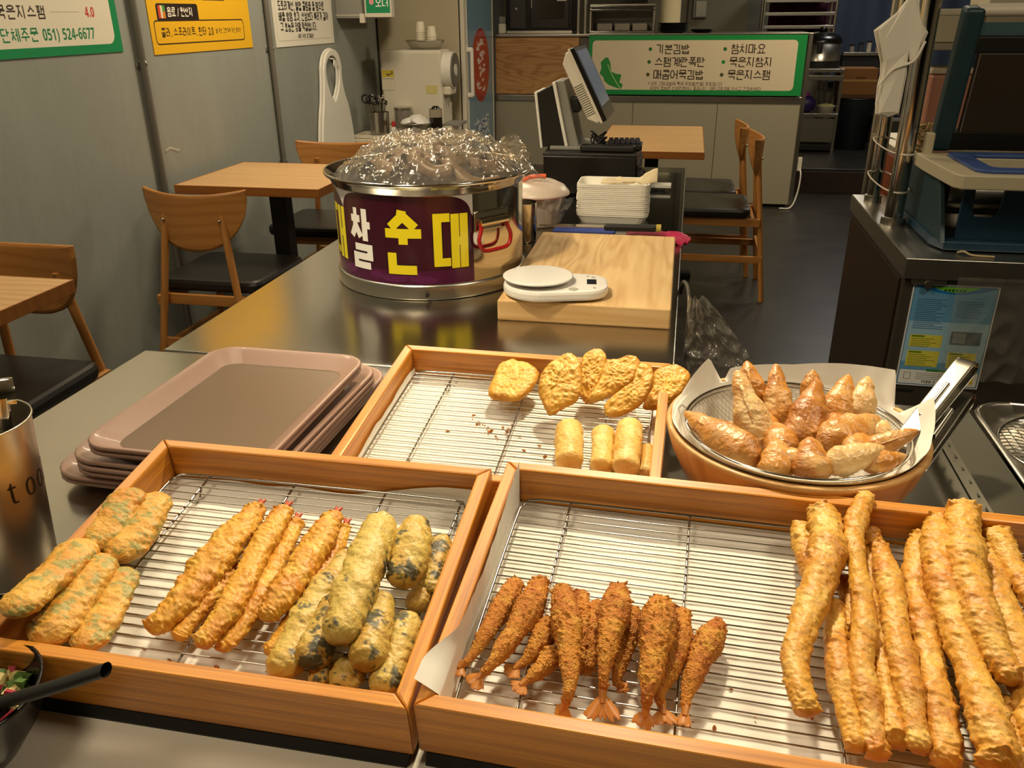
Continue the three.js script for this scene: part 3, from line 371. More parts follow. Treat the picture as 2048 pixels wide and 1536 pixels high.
FOOD.roll.forEach((p, i) => foodThing('egg_roll', i === 3 ? 'small pale yellow rolled fritter beside the tray wall' : i === 0 ? 'pale yellow rolled fritter standing apart from the others' : ['', 'narrower of the two touching pale rolled fritters', 'thicker of the two touching pale rolled fritters'][i], 'fritter', p, { up: upB, flat: 0.95, amp: 0.12, freq: 50, pal: PAL.roll, seed: i + 51, tip: 0.7 }, foodMat, i === 1 || i === 2 ? 'touching rolled fritters' : undefined));
FOOD.squid.forEach((p, i) => foodThing('squid_fritter', i === 0 ? 'thick bent squid fritter at the edge of the heap next to the shrimp' : ORD[i] + ' battered squid stick counted from the thick bent one', 'fritter', p, { up: upC, flat: 0.92, amp: 0.17, freq: 58, seg: 200, rad: 44, pal: PAL.squid, seed: i + 71, ripple: 0.06, wav: 0.2, fringe: 0.24, rough: 0.14, tip: 0.8 }, foodMat, i ? 'long squid sticks' : undefined));
mat.shrimpTail = MP({ color: 0xc68036, roughness: 0.35, transmission: 0.15, thickness: 0 });
FOOD.breaded.forEach((p0, i) => {
  const tl = FOOD.tail[i], e0 = p0[p0.length - 1], p = tl ? [...p0, [0, 1, 2].map((k) => lerp(e0[k], tl[1][k], 0.42)).concat(e0[3] * 0.42)] : p0;
  const o = foodThing('breaded_shrimp', i === 11 ? 'breaded shrimp lying apart at the end of the row' : ORD[i] + ' breaded shrimp counted from the upturned paper', 'fried shrimp', p, { up: upC, flat: 0.95, amp: 0.16, freq: 110, seg: 130, rad: 56, pal: PAL.breaded, seed: i + 91, fringe: 0.34, rough: 0.55, tip: 0.9, uvk: 26 }, breadMat, i === 11 ? undefined : 'row of breaded shrimp');
  const t = FOOD.tail[i]; if (!t) return;
  const a = V(...t[0]), b = V(...t[1]), c = o.position, d = b.clone().sub(a), L = d.length(), side = new THREE.Vector3().crossVectors(d, upC).normalize();
  part(o, 'tail_joint', rod(a.clone().lerp(b, 0.35).sub(c).toArray(), a.clone().lerp(b, 0.68).sub(c).toArray(), 0.0036, 8, 0.0024), mat.shrimpTail);
  const fan = i === 11 ? 1 : 3;
  for (let k = 0; k < fan; k++) { const s = (k - (fan - 1) / 2) * 0.42, m = a.clone().lerp(b, 0.52), e = b.clone().addScaledVector(side, s * Math.min(L, 0.04) * 0.7);
    const dir = e.clone().sub(m), l = dir.length(), sd = new THREE.Vector3().crossVectors(dir, upC).normalize();
    part(o, 'tail_fin', shell((u, v) => m.clone().addScaledVector(dir, v * (1.05 - 0.5 * Math.abs(N3(u * 6 + k * 3, i * 1.7, 2)) - 0.5 * (u - 0.5) ** 2)).addScaledVector(sd, (u - 0.5) * 0.011 * (0.22 + 0.78 * Math.sqrt(v))).addScaledVector(upC, 0.0012 * Math.sin(u * 3.1)).sub(c), 8, 6, 0.0007), mat.shrimpTail, 'amber shrimp tail fin'); }
});
// flat fritters: rounded outline with a lumpy crust
FOOD.fritter.forEach(([c, loc, lift], i) => {
  const o = thing('flat_fritter', i === 0 ? 'flat golden fritter lying apart on the rack' : ORD[i - 1] + ' flat golden fritter in the overlapping row from the lone one', 'fritter', c, frames.B.t.yaw, i ? 'overlapping flat fritters' : undefined); o.rotation.x = frames.B.t.tilt + lift;
  const edge = new THREE.CatmullRomCurve3(loc.map(([x, y]) => V(x, 0, -y)), true, 'centripetal');
  const na = 120, nr = 26, P = [], C = [], U = [], I = [], H = 0.0075, lean = [0.02, 0.06, 0.05, 0.03, 0.07, 0.03][i];
  const add = (ang, r, top) => {
    const e = edge.getPointAt((ang % na) / na), x = e.x * r, z = e.z * r, n = fbm(x * 90 + i * 9, z * 90, i, 4), n1 = N3(x * 40 + i * 5, z * 40, 3 + i), rim = Math.sqrt(Math.max(0, 1 - r ** 5));
    const y = 0.004 + x * lean + (top ? 1 : -1) * H * rim * (1 + 0.14 * n + 0.22 * n1) + (top ? 0.001 * n + 0.0011 * (Math.abs(N3(x * 160, z * 160, i)) * 2 - 0.5) + 0.0007 * N3(x * 420, z * 420, i) : 0), w = 1 + (r > 0.9 ? 0.03 * fbm(ang * 0.9 + i, r * 9, 5, 2) : 0);
    P.push(x * w, y, z * w); U.push(x * 18, z * 18); const low = N3(x * 30 + 7 * i, z * 30, 8); C.push(...mix3(mix3(PAL.fritter[0], PAL.fritter[1], clamp(sstep(0.72, 1, r) * 0.7 + low * 0.6 + n * 0.4)), PAL.fritter[2], clamp(n1 * 0.9)));
  };
  for (const top of [true, false]) for (let j = 0; j <= nr; j++) for (let k = 0; k <= na; k++) add(k, top ? j / nr : 1 - j / nr, top);
  const W = na + 1; for (let j = 0; j < 2 * nr + 1; j++) for (let k = 0; k < na; k++) { const a = j * W + k, b = a + 1, c2 = a + W, d = c2 + 1; I.push(a, c2, b, b, c2, d); }
  const g = new THREE.BufferGeometry(); g.setAttribute('position', new THREE.Float32BufferAttribute(P, 3)); g.setAttribute('color', new THREE.Float32BufferAttribute(C, 3)); g.setAttribute('uv', new THREE.Float32BufferAttribute(U, 2)); g.setIndex(I); g.computeVertexNormals();
  part(o, 'body', g, foodMat);
});
// crumbs left on the papers
{ const g = new THREE.IcosahedronGeometry(1, 1), list = []; for (const [key, n, x0, x1, z0, z1] of [['B', 26, 0.09, 0.2, -0.2, -0.14], ['B', 8, 0.2, 0.28, -0.14, -0.06], ['A', 10, 0.1, 0.26, -0.06, -0.03], ['C', 14, 0.05, 0.4, -0.1, -0.02]]) for (let i = 0; i < n; i++) { const p = onTray(key, rr(x0, x1), 0.0135, rr(z0, z1)), s = rr(0.0006, 0.002); list.push(tf(g.clone(), p.toArray(), [rr(0, 3), rr(0, 3), 0], [s * 1.7, s * 0.7, s])); }
  const c = single('fry_crumbs', 'tiny brown crumbs of batter scattered on the papers', 'crumbs', merge(list), M({ color: 0xa8641c, roughness: 0.6 })); c.userData.kind = 'stuff'; }
// ---------------------------------------------------------------- sausage pot
{ const PX = -0.536, PZ = -1.746, H = 0.234, R = 0.202;
  const o = thing('steel_pot', 'big shiny steel sausage pot with a purple lettered label', 'pot', [PX, CT, PZ]);
  part(o, 'body', lathe([[0, 0.012], [R - 0.01, 0.012], [R - 0.002, 0.02], [R, 0.03], [R, H - 0.022], [R - 0.002, H - 0.02], [R - 0.002, 0.032], [0, 0.03]], 96), mat.polished);
  part(o, 'rim', lathe([[R - 0.003, H - 0.026], [R + 0.004, H - 0.022], [R + 0.008, H - 0.012], [0.219, H - 0.006], [0.2215, H - 0.002], [0.2205, H + 0.002], [0.217, H + 0.001], [R + 0.002, H - 0.008], [R - 0.003, H - 0.012]], 96), mat.polished);
  part(o, 'base_ring', lathe([[R - 0.004, 0.002], [0.2055, 0.0], [0.2075, 0.004], [0.2065, 0.02], [0.2075, 0.026], [0.2055, 0.031], [R, 0.032]], 96), mat.satin);
  part(o, 'drain_plug', cyl(0.004, 0.004, 0.006, [0.048, 0.013, 0.2045], 12, [Math.PI / 2, 0, -0.2]), mat.black);
  // label wrapped round the front: 0 degrees looks at +z
  const a0 = -1.50, a1 = 0.72, LH = 0.176, LW = (a1 - a0) * R;
  const lt = canvasTex(1900, Math.round(1900 * LH / LW), (g, w, h) => {
    g.fillStyle = '#cfcac4'; g.fillRect(0, 0, w, h); g.fillStyle = '#3a0a1e'; g.beginPath(); g.moveTo(0, 0); g.lineTo(w * 0.2, 0); g.quadraticCurveTo(w * 0.3, h * 0.04, w * 0.335, h * 0.2); g.quadraticCurveTo(w * 0.34, 0, w * 0.46, 0); g.lineTo(w * 0.88, 0); g.quadraticCurveTo(w * 0.98, 0.02 * h, w * 0.99, h * 0.2); g.lineTo(w, h * 0.25); g.lineTo(w, h); g.lineTo(0, h); g.fill();
    g.fillStyle = '#4b1038'; g.fillRect(0, h * 0.84, w, h * 0.16); g.fillStyle = '#5a1a4a'; for (let i = 0; i < 9; i++) { g.beginPath(); g.ellipse(rr(0.1, 0.95) * w, h * rr(0.86, 0.97), w * rr(0.02, 0.06), h * 0.04, 0, 0, 7); g.fill(); }
    const big = (ch, x, y, cw, chh, col, lw) => { g.lineJoin = 'miter'; g.strokeStyle = '#170410'; g.lineWidth = lw + 16; syllable(g, ch, x, y, cw, chh); g.strokeStyle = col; g.lineWidth = lw; syllable(g, ch, x, y, cw, chh); };
    big('대', w * 0.185, h * 0.2, w * 0.15, h * 0.62, '#e8d51c', 66); big('찰', w * 0.395, h * 0.17, w * 0.13, h * 0.66, '#efece6', 62); big('순', w * 0.6, h * 0.13, w * 0.165, h * 0.7, '#e8d51c', 80); big('대', w * 0.83, h * 0.2, w * 0.14, h * 0.62, '#e8d51c', 72);
  });
  const lg = new THREE.CylinderGeometry(R + 0.0008, R + 0.0008, LH, 80, 1, true, a0, a1 - a0); lg.translate(0, 0.033 + LH / 2, 0);
  part(o, 'label', lg, MP({ map: lt, roughness: 0.25, clearcoat: 0.5, clearcoatRoughness: 0.15, side: THREE.DoubleSide }), 'purple label with large yellow and white Korean letters');
  // folding handles, one in front and one opposite
  for (const a of [0.93, 0.93 + Math.PI]) {
    const h = new THREE.Group(); h.name = 'handle'; h.rotation.y = a; o.add(h);
    part(h, 'bracket', merge([box(0.088, 0.04, 0.006, [0, 0.153, R + 0.002], 0.003), rod([-0.036, 0.152, R + 0.009], [0.036, 0.152, R + 0.009], 0.0085, 12)]), mat.polished);
    part(h, 'bail', tube([[-0.034, 0.152, R + 0.01], [-0.034, 0.14, R + 0.012], [-0.042, 0.118, R + 0.014], [-0.034, 0.099, R + 0.016], [0, 0.095, R + 0.017], [0.034, 0.099, R + 0.016], [0.042, 0.118, R + 0.014], [0.034, 0.14, R + 0.012], [0.034, 0.152, R + 0.01]], 0.0042, 64, 10), M({ color: 0xa01414, roughness: 0.35 }), 'red plastic handle grip');
  }
  // dark steamed sausage coils heaped in the pot
  const sg = M({ color: 0x66523c, roughness: 0.4, bumpMap: T.crust, bumpScale: 0.002 });
  const heap = (r) => H - 0.018 + 0.05 * (1 - (r / 0.19) ** 2);
  for (let k = 0; k < 11; k++) {
    const a = k * 2.4, cr = k < 2 ? 0.03 : 0.075 + 0.045 * ((k * 7) % 3) / 2, cx = Math.cos(a) * cr, cz = Math.sin(a) * cr, pts = [], rad = 0.055;
    for (let i = 0; i <= 7; i++) { const b = a + i * 0.62, x = cx + Math.cos(b) * rad, z = cz + Math.sin(b) * rad * 0.8; pts.push([x, heap(Math.hypot(x, z)) - 0.016 + 0.012 * ((k * 5) % 4) / 3 + 0.006 * Math.sin(i * 1.7 + k), z]); }
    const s = thing('blood_sausage', 'coil of dark steamed blood sausage heaped under the clear film', 'sausage', [PX, CT, PZ], 0, 'sausage coils in the pot');
    part(s, 'coil', tube(pts, 0.0165, 48, 12), sg);
  }
  // crumpled clear film over the heap and out past the rim
  const crease = (x, z) => { let s = 0, f = 12, a = 0.016; for (let i = 0; i < 5; i++) { s += a * (1 - 2.2 * Math.abs(N3(x * f + i * 3.1, 4 + i, z * f))); f *= 2.0; a *= 0.6; } return s; };
  const fl = (u, v) => {
    const a = u * Math.PI * 2, out = Math.cos(a - 0.05), reach = 0.2 + 0.05 * Math.pow(Math.max(0, out), 3) + 0.006 * N3(Math.cos(a) * 5, 9, Math.sin(a) * 5), r = v * reach, x = Math.cos(a) * r, z = Math.sin(a) * r, over = Math.max(0, r - 0.2);
    return V(x, Math.max(heap(Math.min(r, 0.21)) + 0.021 * (1 - v ** 3) + crease(x, z) * (0.75 + 0.5 * v) * (1 - 0.75 * v ** 5), H - 0.014) + 0.012 * Math.max(0, out) * v - over * 0.5 + (r > 0.2 ? 0.006 + 0.01 * N3(x * 30, 2, z * 30) : 0), z);
  };
  const film = thing('plastic_film', 'crumpled clear plastic film covering the sausage pot', 'plastic film', [PX, CT, PZ]);
  part(film, 'sheet', shell(fl, 260, 90, 0), mat.wrap);
  const puff = (u, v) => { const a = u * 6.283, b = v * 1.5, r = 0.045 * (1 + 0.35 * N3(Math.cos(a) * 2, b * 2, Math.sin(a) * 2) + 0.15 * N3(Math.cos(a) * 6, b * 6, 3)); return V(0.165 + Math.cos(a) * r * Math.cos(b * 0.9), H + 0.015 + 0.04 * v + 0.012 * N3(a, b * 3, 1), -0.06 + Math.sin(a) * r * 0.8); };
  part(film, 'loose_fold', shell(puff, 60, 24, 0), mat.wrap);
}
// ---------------------------------------------------------------- cutting board and kitchen scale
{ const o = single('cutting_board', 'thick pale wooden cutting board under the kitchen scale', 'cutting board', grainUV(box(0.322, 0.04, 0.545, [0, 0.02, 0], 0.004), 'z', 0.1, 0.13), mat.board); o.position.set(-0.166, CT, -1.73); o.rotation.y = 0.006; }
{ const o = thing('kitchen_scale', 'white electronic kitchen scale with a round weighing plate on the cutting board', 'scale', [-0.222, CT + 0.04, -1.515], 0.12);
  const s = new THREE.Shape(); s.moveTo(-0.03, -0.072); s.lineTo(0.05, -0.06); s.quadraticCurveTo(0.098, -0.054, 0.098, -0.01); s.lineTo(0.098, 0.012); s.quadraticCurveTo(0.098, 0.054, 0.05, 0.058); s.lineTo(-0.03, 0.07); s.absarc(-0.03, 0, 0.071, Math.PI / 2, 1.5 * Math.PI);
  part(o, 'body', flatExtr(s, 0.02, 0.006, 20).translate(0, 0.004, 0), mat.whiteGloss);
  for (const [x, z] of [[-0.07, 0.03], [-0.07, -0.03], [0.07, 0.03], [0.07, -0.03]]) part(o, 'foot', cyl(0.008, 0.008, 0.005, [x, 0.0025, z], 12), mat.greyPlastic);
  part(o, 'plate', lathe([[0, 0.026], [0.045, 0.026], [0.05, 0.031], [0.066, 0.033], [0.067, 0.036], [0.064, 0.037], [0, 0.0365]], 56, [-0.035, 0, 0]), mat.whiteGloss);
  part(o, 'display', box(0.018, 0.001, 0.03, [0.067, 0.0243, 0], 0.0003), M({ color: 0x23262a, roughness: 0.15 }), 'small dark display window');
  for (const [x, z, r] of [[0.033, 0.048, 0.009], [0.072, 0.038, 0.003], [0.06, -0.036, 0.003], [0.07, -0.029, 0.004]]) part(o, 'button', cyl(r, r, 0.0012, [x, 0.0243, z], 20), M({ color: 0xa9a49b, roughness: 0.4 })); }
// ---------------------------------------------------------------- foam trays, tub, cup and odds behind the board
{ const W = 0.196, D = 0.125, shapeT = (o, r) => rrect(W - o, D - o, r), g = (() => {
    const outer = rrect(W, D, 0.02), P = [], ring = (k, y) => outer.getSpacedPoints(56).map((p) => [p.x * (1 - k), y, p.y * (1 - k * 1.4)]);
    const rows = [ring(0.14, 0), ring(0.02, 0.021), ring(0, 0.0225), ring(0, 0.0255), ring(0.03, 0.0255), ring(0.045, 0.023), ring(0.16, 0.004)];
    const pos = [], idx = [], n = rows[0].length; rows.forEach((r) => r.forEach((p) => pos.push(...p))); const cb = pos.length / 3; pos.push(0, 0, 0, 0, 0.004, 0);
    for (let j = 0; j < rows.length - 1; j++) for (let i = 0; i < n - 1; i++) { const a = j * n + i, b = a + 1, c = a + n, d = c + 1; idx.push(a, c, b, b, c, d); }
    for (let i = 0; i < n - 1; i++) { idx.push(cb, i, i + 1); const k = (rows.length - 1) * n; idx.push(cb + 1, k + i + 1, k + i); }
    const q = new THREE.BufferGeometry(); q.setAttribute('position', new THREE.Float32BufferAttribute(pos, 3)); q.setIndex(idx); const nq = q.toNonIndexed(); nq.computeVertexNormals(); nq.setAttribute('uv', new THREE.Float32BufferAttribute(new Float32Array(nq.attributes.position.count * 2), 2)); return nq; })();
  const fm = M({ color: 0xece6d8, roughness: 0.7 }), n = 17, st = 0.0052;
  for (let i = 0; i < n; i++) { const o = single('foam_tray', i === n - 1 ? 'topmost white foam food tray of the stack behind the cutting board' : ORD[n - 1 - i] + ' white foam food tray from the top of the stack', 'food tray', g, fm, i === n - 1 ? undefined : 'stacked foam trays'); o.position.set(-0.184 + rr(-0.0012, 0.0012), CT + i * st, -2.33 + rr(-0.001, 0.001)); o.rotation.y = rr(-0.012, 0.012); }
  const y = CT + n * st + 0.008, gl = thing('vinyl_glove', 'crumpled cream paper glove lying in the topmost foam tray', 'glove', [-0.15, y, -2.33]);
  part(gl, 'cloth', shell((u, v) => V(0.075 * (u - 0.45) * 2, 0.012 + 0.034 * sstep(0.55, 1, u) * Math.sin(v * 3.14) + 0.008 * N3(u * 6, v * 6, 2), (v - 0.5) * 0.06 * (1 - 0.4 * u)), 24, 16, 0.003), M({ color: 0xd9c7a2, roughness: 0.8 })); }
{ const o = thing('plastic_tub', 'translucent plastic tub with orange edged lid behind the pot', 'tub', [-0.385, CT, -2.24]);
  part(o, 'bowl', lathe([[0, 0.002], [0.05, 0.002], [0.056, 0.008], [0.07, 0.085], [0.069, 0.085], [0.054, 0.01], [0, 0.005]], 40), MP({ color: 0xe8ddd0, roughness: 0.3, transmission: 0.6, thickness: 0 }));
  part(o, 'lid', lathe([[0, 0.125], [0.05, 0.12], [0.075, 0.108], [0.088, 0.092], [0.089, 0.086], [0.084, 0.084], [0.07, 0.1], [0, 0.115]], 40), MP({ color: 0xe9d9c9, roughness: 0.35, transmission: 0.35, thickness: 0 }));
  part(o, 'lid_handle', tube([[-0.045, 0.118, 0.02], [-0.01, 0.135, 0.034], [0.03, 0.138, 0.03]], 0.006, 16, 8), M({ color: 0xe0571c, roughness: 0.4 }), 'orange lid handle');
  part(o, 'seal', tube(Array.from({ length: 12 }, (_, i) => [Math.cos(0.6 + i * 0.2) * 0.083, 0.087, Math.sin(0.6 + i * 0.2) * 0.083]), 0.004, 40, 8), M({ color: 0xe0673a, roughness: 0.4 }), 'orange lid seal'); }
{ const o = thing('clear_bag', 'small clear plastic bag tucked under the tub lid', 'plastic bag', [-0.335, CT + 0.02, -2.16]);
  part(o, 'sheet', shell((u, v) => V((u - 0.3) * 0.09 * (1 - 0.75 * v), 0.07 - v * 0.075 + 0.008 * N3(u * 7, v * 7, 4), 0.012 * N3(u * 5, v * 5, 1) + 0.012 * Math.sin(u * 5)), 30, 30, 0), mat.wrap); }
{ const o = single('steel_cup', 'short shiny steel cup standing between pot and cutting board', 'cup', lathe([[0, 0], [0.03, 0], [0.033, 0.003], [0.034, 0.098], [0.032, 0.1], [0.0315, 0.004], [0, 0.003]], 40), mat.polished); o.position.set(-0.388, CT, -2.06); }
{ const o = single('dish_cloth', 'folded blue dish cloth behind the cutting board', 'cloth', shell((u, v) => V((u - 0.5) * 0.16, 0.008 + 0.006 * N3(u * 5, v * 5, 3) * Math.sin(u * 3.1) * Math.sin(v * 3.1), (v - 0.5) * 0.09), 24, 18, 0.006), M({ color: 0x2c3f86, roughness: 0.9 })); o.position.set(-0.24, CT + 0.004, -2.13); }
{ const o = thing('kitchen_knife', 'kitchen knife with dark handle lying behind the cutting board', 'knife', [-0.15, CT + 0.02, -2.075], 0.05);
  part(o, 'handle', box(0.13, 0.016, 0.024, [0.03, 0.02, 0], 0.006), mat.black); part(o, 'pommel', cyl(0.01, 0.01, 0.012, [0.1, 0.02, 0], 16, [0, 0, Math.PI / 2]), M({ color: 0xb7a24a, roughness: 0.4 })); part(o, 'blade', flatExtr(shapeOf([[-0.2, 0.0], [-0.17, -0.012], [-0.035, -0.012], [-0.035, 0.014], [-0.16, 0.014]]), 0.002).translate(0, 0.02, 0), mat.polished); }
{ const o = thing('rubber_glove', 'bright pink rubber glove behind the cutting board', 'glove', [-0.075, CT, -2.11]);
  part(o, 'palm', shell((u, v) => { const a = u * 6.283; return V((v - 0.5) * 0.11, 0.014 + Math.sin(a) * 0.013 * (1 - 0.3 * v), Math.cos(a) * 0.034 * (0.6 + 0.4 * Math.sin(v * 3.1)) + 0.006 * N3(v * 5, u * 3, 1)); }, 24, 20, 0), M({ color: 0xb31b4c, roughness: 0.5, side: THREE.DoubleSide }));
  [[0, -0.02, 0.05], [1, -0.005, 0.058], [2, 0.01, 0.054], [3, 0.024, 0.042]].forEach(([k, z, l]) => part(o, 'finger', tube([[0.045, 0.014, z], [0.045 + l * 0.6, 0.012, z * 1.2], [0.045 + l, 0.003, z * 1.3]], 0.0085, 14, 8), M({ color: 0xb31b4c, roughness: 0.5 }))); }
// ---------------------------------------------------------------- cash register
{ const o = thing('cash_drawer', 'black steel cash drawer under the point of sale screen', 'cash drawer', [-0.287, CT, -2.77]);
  part(o, 'case', box(0.29, 0.115, 0.28, [0, 0.069, 0], 0.004), mat.blackGloss); part(o, 'lid', box(0.294, 0.01, 0.284, [0, 0.131, 0], 0.003), M({ color: 0x24211d, roughness: 0.45 }));
  part(o, 'front', box(0.005, 0.085, 0.26, [0.1465, 0.06, 0], 0.002), mat.black); part(o, 'lock', cyl(0.007, 0.007, 0.005, [0.151, 0.075, 0.0], 14, [0, 0, Math.PI / 2]), mat.satin);
  for (const [x, z] of [[-0.12, -0.11], [0.12, -0.11], [-0.12, 0.11], [0.12, 0.11]]) part(o, 'foot', cyl(0.012, 0.012, 0.012, [x, 0.006, z], 12), mat.black); }
{ const o = thing('pos_terminal', 'white and black point of sale terminal with tilted touch screen', 'terminal', [-0.38, CT + 0.136, -2.78]);
  const prism = (pts, d, b = 0.003) => extr(shapeOf(pts), d, b).translate(0, 0, -d / 2);
  part(o, 'foot', box(0.15, 0.012, 0.2, [0.035, 0.006, 0], 0.004), mat.greyPlastic);
  part(o, 'column', prism([[-0.066, 0.006], [0.012, 0.006], [-0.03, 0.198], [-0.084, 0.17]], 0.17), M({ color: 0x1b1712, roughness: 0.35 }));
  part(o, 'back_trim', prism([[-0.072, 0.004], [-0.064, 0.004], [-0.083, 0.172], [-0.092, 0.172]], 0.18), mat.white, 'white edge trim');
  part(o, 'front_trim', prism([[0.008, 0.004], [0.018, 0.004], [-0.026, 0.203], [-0.036, 0.2]], 0.18), mat.white, 'white edge trim');
  part(o, 'cover', prism([[0.018, 0.008], [0.05, 0.008], [0.0, 0.206], [-0.026, 0.203]], 0.15), mat.greyPlastic);
  part(o, 'hinge', box(0.05, 0.045, 0.07, [0.02, 0.13, 0], 0.006), mat.black);
  // screen head in its own tilted frame
  const h = new THREE.Group(); h.name = 'screen_head'; h.position.set(0.072, 0.192, 0.0); h.rotation.z = 0.47; o.add(h);
  part(h, 'housing', merge([prism([[-0.034, -0.088], [-0.034, 0.088], [-0.012, 0.112], [0, 0.112], [0, -0.112], [-0.012, -0.112]], 0.27, 0.004), box(0.008, 0.236, 0.29, [0.002, 0, 0], 0.003)]), mat.cream);
  part(h, 'bezel', box(0.014, 0.232, 0.286, [0.012, 0, 0], 0.003), mat.blackGloss);
  part(h, 'screen', box(0.002, 0.176, 0.24, [0.0195, 0.014, 0], 0), M({ color: 0x2b2f33, roughness: 0.2, emissive: 0x6a7078, emissiveIntensity: 0.5 }), 'grey lit touch screen');
  for (let i = 0; i < 15; i++) part(h, 'vent', box(0.028, 0.0025, 0.001, [-0.018, 0.012 - i * 0.0066, 0.1352], 0), M({ color: 0x5a5245, roughness: 0.8 }));
}
{ const o = thing('key_pad', 'small dark keypad on the cash drawer', 'keypad', [-0.19, CT + 0.136, -2.76], 0.1);
  part(o, 'base', box(0.105, 0.018, 0.13, [0, 0.009, 0], 0.004), mat.black);
  const kg = box(0.014, 0.008, 0.018, [0, 0, 0], 0.002), km = M({ color: 0x2a2632, roughness: 0.5 });
  for (let i = 0; i < 6; i++) for (let j = 0; j < 5; j++) { const k = part(o, 'key', kg, km); k.position.set(-0.042 + i * 0.0168, 0.021, -0.046 + j * 0.023); } }
{ const o = thing('card_reader', 'flat black card reader lying along the cash drawer edge', 'card reader', [-0.235, CT + 0.136, -2.665]);
  part(o, 'body', box(0.17, 0.022, 0.036, [0, 0.011, 0], 0.007), mat.black); part(o, 'slot', box(0.15, 0.003, 0.004, [0, 0.0225, 0], 0.001), mat.blackGloss); }
{ const pts = []; for (let i = 0; i < 46; i++) { const a = i * 0.62; pts.push([-0.272 + Math.cos(a) * (0.02 + 0.006 * Math.sin(i)), CT + 0.15 + i * 0.0007 + 0.008 * Math.sin(i * 1.3), -2.74 + Math.sin(a) * (0.024 + 0.005 * Math.cos(i * 2))]); }
  single('power_cable', 'tangled black cable bundled beside the keypad', 'cable', tube(pts, 0.0028, 260, 6), mat.black); }
{ const pts = []; for (let i = 0; i < 16; i++) pts.push([-0.13 + Math.cos(i * 0.9) * 0.014, CT + 0.07 + Math.sin(i * 0.9) * 0.016, -2.68 + i * 0.002]); single('spare_cable', 'small coil of cable hanging at the drawer side', 'cable', tube(pts, 0.002, 90, 6), mat.black); }
{ const o = thing('paper_card', 'white receipt card sticking out behind the cash drawer', 'card', [-0.08, CT, -2.78]); part(o, 'holder', box(0.05, 0.012, 0.05, [0, 0.006, 0], 0.003), mat.black); part(o, 'card', box(0.08, 0.01, 0.05, [0.005, 0.017, 0], 0.002), mat.white); }
// ---------------------------------------------------------------- stacked serving trays
{ const w = 0.24, d = 0.326, ringAt = (in1, y, r) => rrect(w - 2 * in1, d - 2 * in1, r).getSpacedPoints(96).map((p) => [p.x, y, p.y]);
  const loft = (rows, cap) => { const pos = [], idx = [], n = rows[0].length; rows.forEach((r) => r.forEach((p) => pos.push(...p))); for (let j = 0; j < rows.length - 1; j++) for (let i = 0; i < n - 1; i++) { const a = j * n + i, b = a + 1, c = a + n, e = c + 1; idx.push(a, c, b, b, c, e); } const c0 = pos.length / 3; const last = rows.length - 1; if (cap !== undefined) { pos.push(0, rows[last][0][1], 0); for (let i = 0; i < n - 1; i++) idx.push(c0, last * n + i + 1, last * n + i); } const q = new THREE.BufferGeometry(); q.setAttribute('position', new THREE.Float32BufferAttribute(pos, 3)); q.setAttribute('uv', new THREE.Float32BufferAttribute(pos.flatMap((_, i) => (i % 3 ? [] : [pos[i], pos[i + 2]])), 2)); q.setIndex(idx); q.computeVertexNormals(); return q; };
  const rim = loft([ringAt(0.02, 0.0, 0.03), ringAt(0.004, 0.014, 0.036), ringAt(0, 0.016, 0.038), ringAt(0, 0.0195, 0.038), ringAt(0.0015, 0.021, 0.038), ringAt(0.005, 0.0205, 0.036), ringAt(0.0095, 0.017, 0.032), ringAt(0.027, 0.0052, 0.024)]);
  const floorT = loft([ringAt(0.027, 0.0052, 0.024), ringAt(0.0285, 0.0045, 0.024)], 1), floorB = loft([ringAt(0.021, 0, 0.026)], 1);
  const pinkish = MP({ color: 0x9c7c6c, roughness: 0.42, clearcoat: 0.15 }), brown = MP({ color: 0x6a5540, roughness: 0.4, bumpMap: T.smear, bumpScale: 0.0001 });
  const spots = [[-0.58, -0.942, -0.03, 0], [-0.578, -0.94, -0.025, 1], [-0.56, -0.913, -0.03, 2], [-0.559, -0.912, -0.028, 3], [-0.561, -0.914, -0.033, 4], [-0.553, -0.902, -0.01, 5], [-0.552, -0.901, -0.012, 6]];
  spots.forEach(([x, z, t, i]) => { const o = thing('serving_tray', i === 6 ? 'topmost brown plastic serving tray of the stack' : ORD[6 - i] + ' pinkish brown serving tray from the top of the stack', 'tray', [x, CT + 0.0005 + [0, 0.0075, 0.018, 0.0255, 0.033, 0.0475, 0.055][i], z], t, i === 6 ? undefined : 'stacked serving trays'); if (i < 5) o.scale.set(i < 2 ? 1.25 : 1.125, 1, i < 2 ? 1.22 : 1.08); part(o, 'rim', rim, pinkish, 'pinkish brown raised rim'); part(o, 'tray_floor', floorT, brown, 'darker brown tray floor'); part(o, 'underside', floorB, pinkish); }); }
